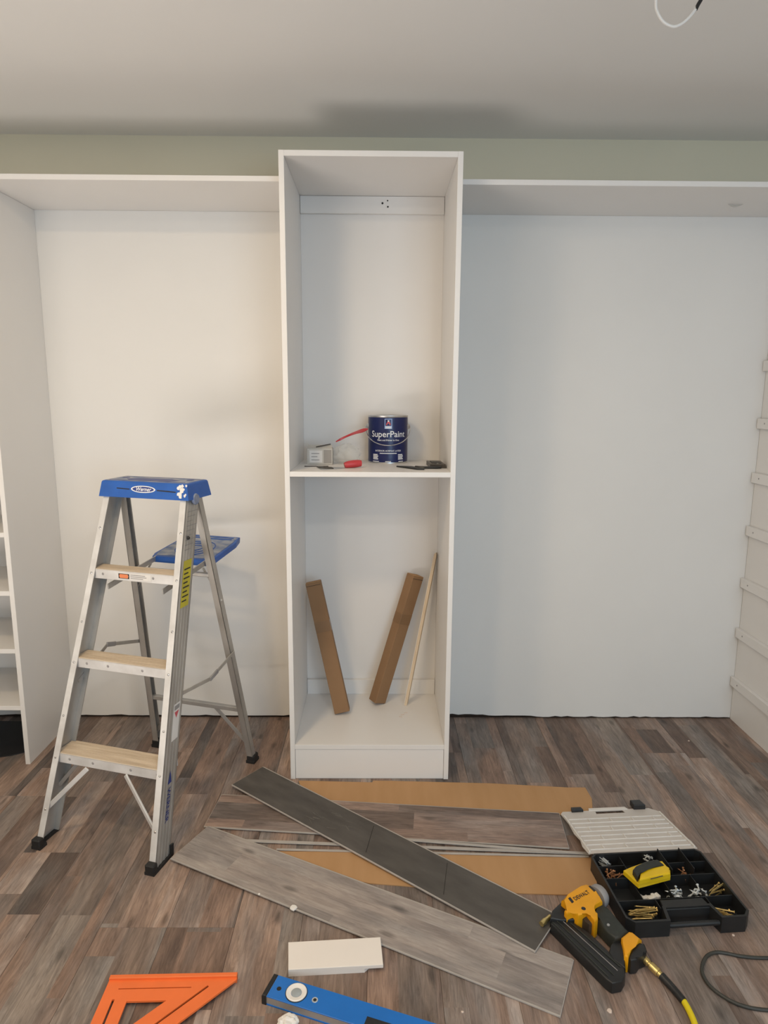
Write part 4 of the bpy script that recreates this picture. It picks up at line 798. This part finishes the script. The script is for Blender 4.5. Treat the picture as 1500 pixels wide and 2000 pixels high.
# stud sensor resting on the dividers
SZ = OH - 0.004
ss = thing('stud_sensor', 'yellow and black stud sensor lying on top of the organizer', 'stud finder', (1.2, -0.6, SZ))
def crop(ox, oy, sc): return lambda X, Y, z: fl(ox + X / sc, oy + Y / sc, z)
c1 = crop(1130, 1620, 4.2857)
b_ = [c1(*q, SZ) for q in ((372, 350), (500, 490), (770, 420), (768, 372), (600, 330))]
yt = SZ + 0.020
top_ = [c1(*q, yt) for q in ((378, 328), (440, 318), (640, 250), (745, 300), (770, 350), (520, 415), (495, 400))]
bm = bm_new(); o2 = [c1(*q, SZ + 0.016) for q in ((376, 340), (505, 455), (770, 385), (768, 340), (700, 262), (560, 270), (440, 316))]
add_prism(bm, [(q.x, q.y) for q in o2], SZ, SZ + 0.016, 0.003); obj('base', bm, 'yellow2', ss, world=True)
o3 = [c1(*q, SZ + 0.030) for q in ((505, 400), (530, 345), (585, 320), (720, 295), (752, 315), (768, 372))]
bm = bm_new(); add_prism(bm, [(q.x, q.y) for q in (c1(*q, SZ + 0.032) for q in ((508, 420), (520, 362), (570, 328), (725, 296), (760, 318), (768, 365)))], SZ + 0.015, SZ + 0.032, 0.004, 2); obj('shell', bm, 'yellow2', ss, world=True)
bm = bm_new(); add_prism(bm, [(q.x, q.y) for q in (c1(*q, SZ + 0.036) for q in ((455, 330), (480, 300), (560, 262), (660, 245), (715, 288), (570, 325), (520, 352), (495, 392)))], SZ + 0.015, SZ + 0.036, 0.006, 3); obj('black_top', bm, 'greenblack', ss, world=True)
bm = bm_new(); q = [c1(*q, SZ + 0.0325) for q in ((600, 412), (705, 385), (708, 392), (603, 419))]; quad_bm(bm, q)
obj('model_print', bm, 'inkblack', ss, world=True, recalc=False)

# ------------------------------------------------------------------ nail gun
c2 = crop(1040, 1700, 5.769)
ng = thing('nail_gun', 'yellow and black pneumatic brad nailer lying on its side', 'nail gun', (0.98, -0.76, 0))
def gun(name, pts, z0, z1, m, bev=0.004, par=ng, seg=3):
    bm = bm_new(); add_prism(bm, [(q.x, q.y) for q in (c2(x_, y_, z1 - bev * 0.4) for x_, y_ in pts)], z0, z1, bev, seg); return obj(name, bm, m, par, world=True, smooth=True)
gun('magazine', [(207, 600), (225, 550), (265, 515), (420, 560), (640, 700), (1035, 1085), (1048, 1180), (1005, 1255), (900, 1275), (835, 1230)], 0.002, 0.034, 'blackp', 0.004)
for a, b, m_ in (((265, 560), (920, 1180), 'greenblack'), ((330, 560), (960, 1130), 'grey'), ((430, 590), (990, 1085), 'greenblack'), ((235, 590), (860, 1200), 'greenblack')):
    bm = bm_new(); add_bar(bm, c2(*a, 0.035), c2(*b, 0.035), 0.003 if m_ == 'greenblack' else 0.0012, 0.003, (0, 1, 0), 0.0006); obj('magazine_rail', bm, m_, ng, world=True)
gun('nose', [(200, 545), (220, 455), (330, 350), (390, 375), (400, 430), (410, 500), (500, 520), (470, 560), (330, 560)], 0.0148, 0.042, 'blackp', 0.004)
bm = bm_new(); add_tube(bm, [c2(200, 520, 0.024), c2(150, 560, 0.024), c2(140, 570, 0.024), c2(100, 605, 0.024)], [0.0065, 0.0065, 0.0085, 0.0075], 14); obj('nose_tip', bm, 'brass', ng, world=True, smooth=True)
gun('grip', [(690, 420), (790, 370), (850, 440), (1085, 690), (1005, 765), (930, 775), (850, 700), (735, 570), (740, 490)], 0.006, 0.048, 'greenblack', 0.008)
gun('magazine_link', [(855, 925), (885, 850), (930, 775), (1000, 800), (1035, 960), (1050, 1110), (930, 1020)], 0.004, 0.036, 'blackp', 0.004)
bd = gun('head', [(325, 340), (420, 290), (545, 185), (600, 155), (640, 170), (715, 240), (760, 290), (790, 350), (700, 395), (660, 425), (735, 480), (738, 550), (700, 580), (655, 520), (610, 465), (560, 495), (515, 512), (455, 475), (390, 497), (360, 455), (405, 405)], 0.004, 0.062, 'yellow', 0.006)
ax = (c2(790, 250, 0.034) - c2(420, 470, 0.034)).normalized(); cc = c2(720, 305, 0.034)
bm = bm_new(); add_lathe(bm, [(0, 0.0), (0.031, 0.0), (0.033, 0.004), (0.033, 0.016), (0.028, 0.024), (0.012, 0.027), (0, 0.027)], cc, 28, ax); obj('exhaust_cap', bm, 'grey', ng, world=True, smooth=True)
bm = bm_new(); a, b = c2(505, 300, 0.0625), c2(640, 222, 0.0625); ex = (c2(640, 235, 0.0625) - c2(470, 325, 0.0625)); ln_ = ex.length; ex.normalize(); ey = Vector((-ex.y, ex.x, 0)); ctr = c2(553, 283, 0.0625)
text_bm(bm, 'DEWALT', ln_ * 0.235, lambda x_, y_: ctr + ex * x_ * 1.0 + ey * y_ * 1.25 + Vector((0, 0, 0.0003)), 0.0003); obj('brand_lettering', bm, 'inkblack', bd, world=False) if False else None
for v in bm.verts: v.co -= ng.location
obj('brand_lettering', bm, 'inkblack', bd)
for pts in ([(400, 315), (425, 300), (468, 355), (445, 372)], [(630, 180), (650, 172), (712, 228), (695, 242)]):
    bm = bm_new(); add_prism(bm, [(q.x, q.y) for q in (c2(x_, y_, 0.062) for x_, y_ in pts)], 0.060, 0.0628, 0.0006)
    for v in bm.verts: v.co -= ng.location
    obj('vent_slot', bm, 'inkblack', bd)
p = c2(575, 430, 0.062); bm = bm_new(); add_lathe(bm, [(0, 0.001), (0.006, 0.001), (0.007, -0.001), (0, -0.001)], (p.x, p.y, 0.062), 14)
for v in bm.verts: v.co -= ng.location
obj('screw_recess', bm, 'inkblack', bd)
gun('trigger', [(560, 545), (620, 480), (650, 520), (695, 580), (665, 610), (640, 625), (600, 575)], 0.012, 0.044, 'darkgrey', 0.003)
bm = bm_new(); add_tube(bm, smooth_path([c2(520, 520, 0.03), c2(525, 570, 0.03), c2(545, 595, 0.03)], 5), 0.0022, 8); obj('trigger_lock', bm, 'steel', ng, world=True)
gun('end_cap', [(1000, 760), (1085, 690), (1130, 700), (1232, 785), (1140, 850), (1105, 910), (1080, 985), (1035, 960), (1020, 840)], 0.003, 0.052, 'yellow', 0.006)
gun('bumper', [(1130, 855), (1195, 812), (1265, 830), (1290, 900), (1275, 940), (1210, 965), (1180, 1010), (1110, 1020), (1082, 985)], 0.003, 0.046, 'blackp', 0.006)
p = c2(855, 615, 0.048); bm = bm_new(); add_lathe(bm, [(0, 0.002), (0.004, 0.0015), (0.005, -0.001), (0, -0.001)], p, 12); obj('screw_head', bm, 'steel', ng, world=True)

# air hose with its coupler
hs = thing('air_hose', 'yellow air hose with a brass coupler running from the nail gun', 'hose', (1.2, -1.0, 0))
a, b = fl(1249, 1864, 0.024), fl(1292, 1906, 0.014)
def along(t): return a.lerp(b, t)
bm = bm_new(); add_tube(bm, [along(t) for t in (0.0, 0.12, 0.14, 0.42, 0.44, 0.50, 0.52, 0.86, 0.88, 1.02)], [0.0065, 0.0065, 0.0095, 0.0095, 0.0078, 0.0078, 0.0105, 0.0105, 0.008, 0.008], 14); obj('coupler', bm, 'brass', hs, world=True, smooth=True)
pts = smooth_path([b, fl(1314, 1930, 0.010), fl(1336, 1956, 0.0085)], 5)
bm = bm_new(); add_tube(bm, pts, [0.0105 - 0.0015 * k / (len(pts) - 1) for k in range(len(pts))], 12); obj('strain_relief', bm, 'blackp', hs, world=True, smooth=True)
pts = smooth_path([fl(1334, 1953, 0.0085), fl(1345, 1972, 0.0080), fl(1357, 2000, 0.0080), fl(1364, 2030, 0.0080), fl(1360, 2090, 0.0080), fl(1330, 2180, 0.0080)], 6)
bm = bm_new(); add_tube(bm, pts, 0.0078, 12); obj('hose', bm, 'hose', hs, world=True, smooth=True)

# cord and ceiling cable
cz = 0.0052
bm = bm_new(); add_tube(bm, smooth_path([fl(x_, y_, cz) for x_, y_ in ((1640, 1862), (1560, 1868), (1495, 1871), (1450, 1868), (1420, 1862), (1398, 1860), (1381, 1867), (1372, 1884), (1372, 1902), (1386, 1925), (1412, 1946), (1446, 1963), (1490, 1972), (1540, 1972), (1620, 1955))], 6), 0.0046, 10)
solo('power_cord', bm, 'cord', 'thin dark cord looping on the floor before the organizer', 'cord', smooth=True)
yc = -0.60
cpts = [at(x_, y_, 1, yc) for x_, y_ in ((1281, 10), (1284, 24), (1293, 40), (1305, 49), (1318, 52), (1332, 46), (1346, 34), (1357, 20), (1363, 10))]
top0 = Vector((cpts[0].x - 0.006, yc - 0.02, HC - 0.0005))
cw = thing('ceiling_cable', 'white electrical cable looping down from the ceiling', 'cable', (top0.x, top0.y, HC))
path = smooth_path([top0, (top0 + cpts[0]) / 2 + Vector((-0.003, 0.0, 0))] + cpts, 5)
bm = bm_new(); add_tube(bm, path, 0.0036, 8); obj('sheath', bm, 'cable', cw, world=True, smooth=True)
e = cpts[-1]; bm = bm_new(); add_tube(bm, [e + Vector((-0.004, 0, -0.010)), e, e + Vector((0.008, 0, 0.014)), e + Vector((0.012, 0.002, 0.026))], [0.0042, 0.0046, 0.0046, 0.003], 8); obj('wire_end', bm, 'black', cw, world=True, smooth=True)
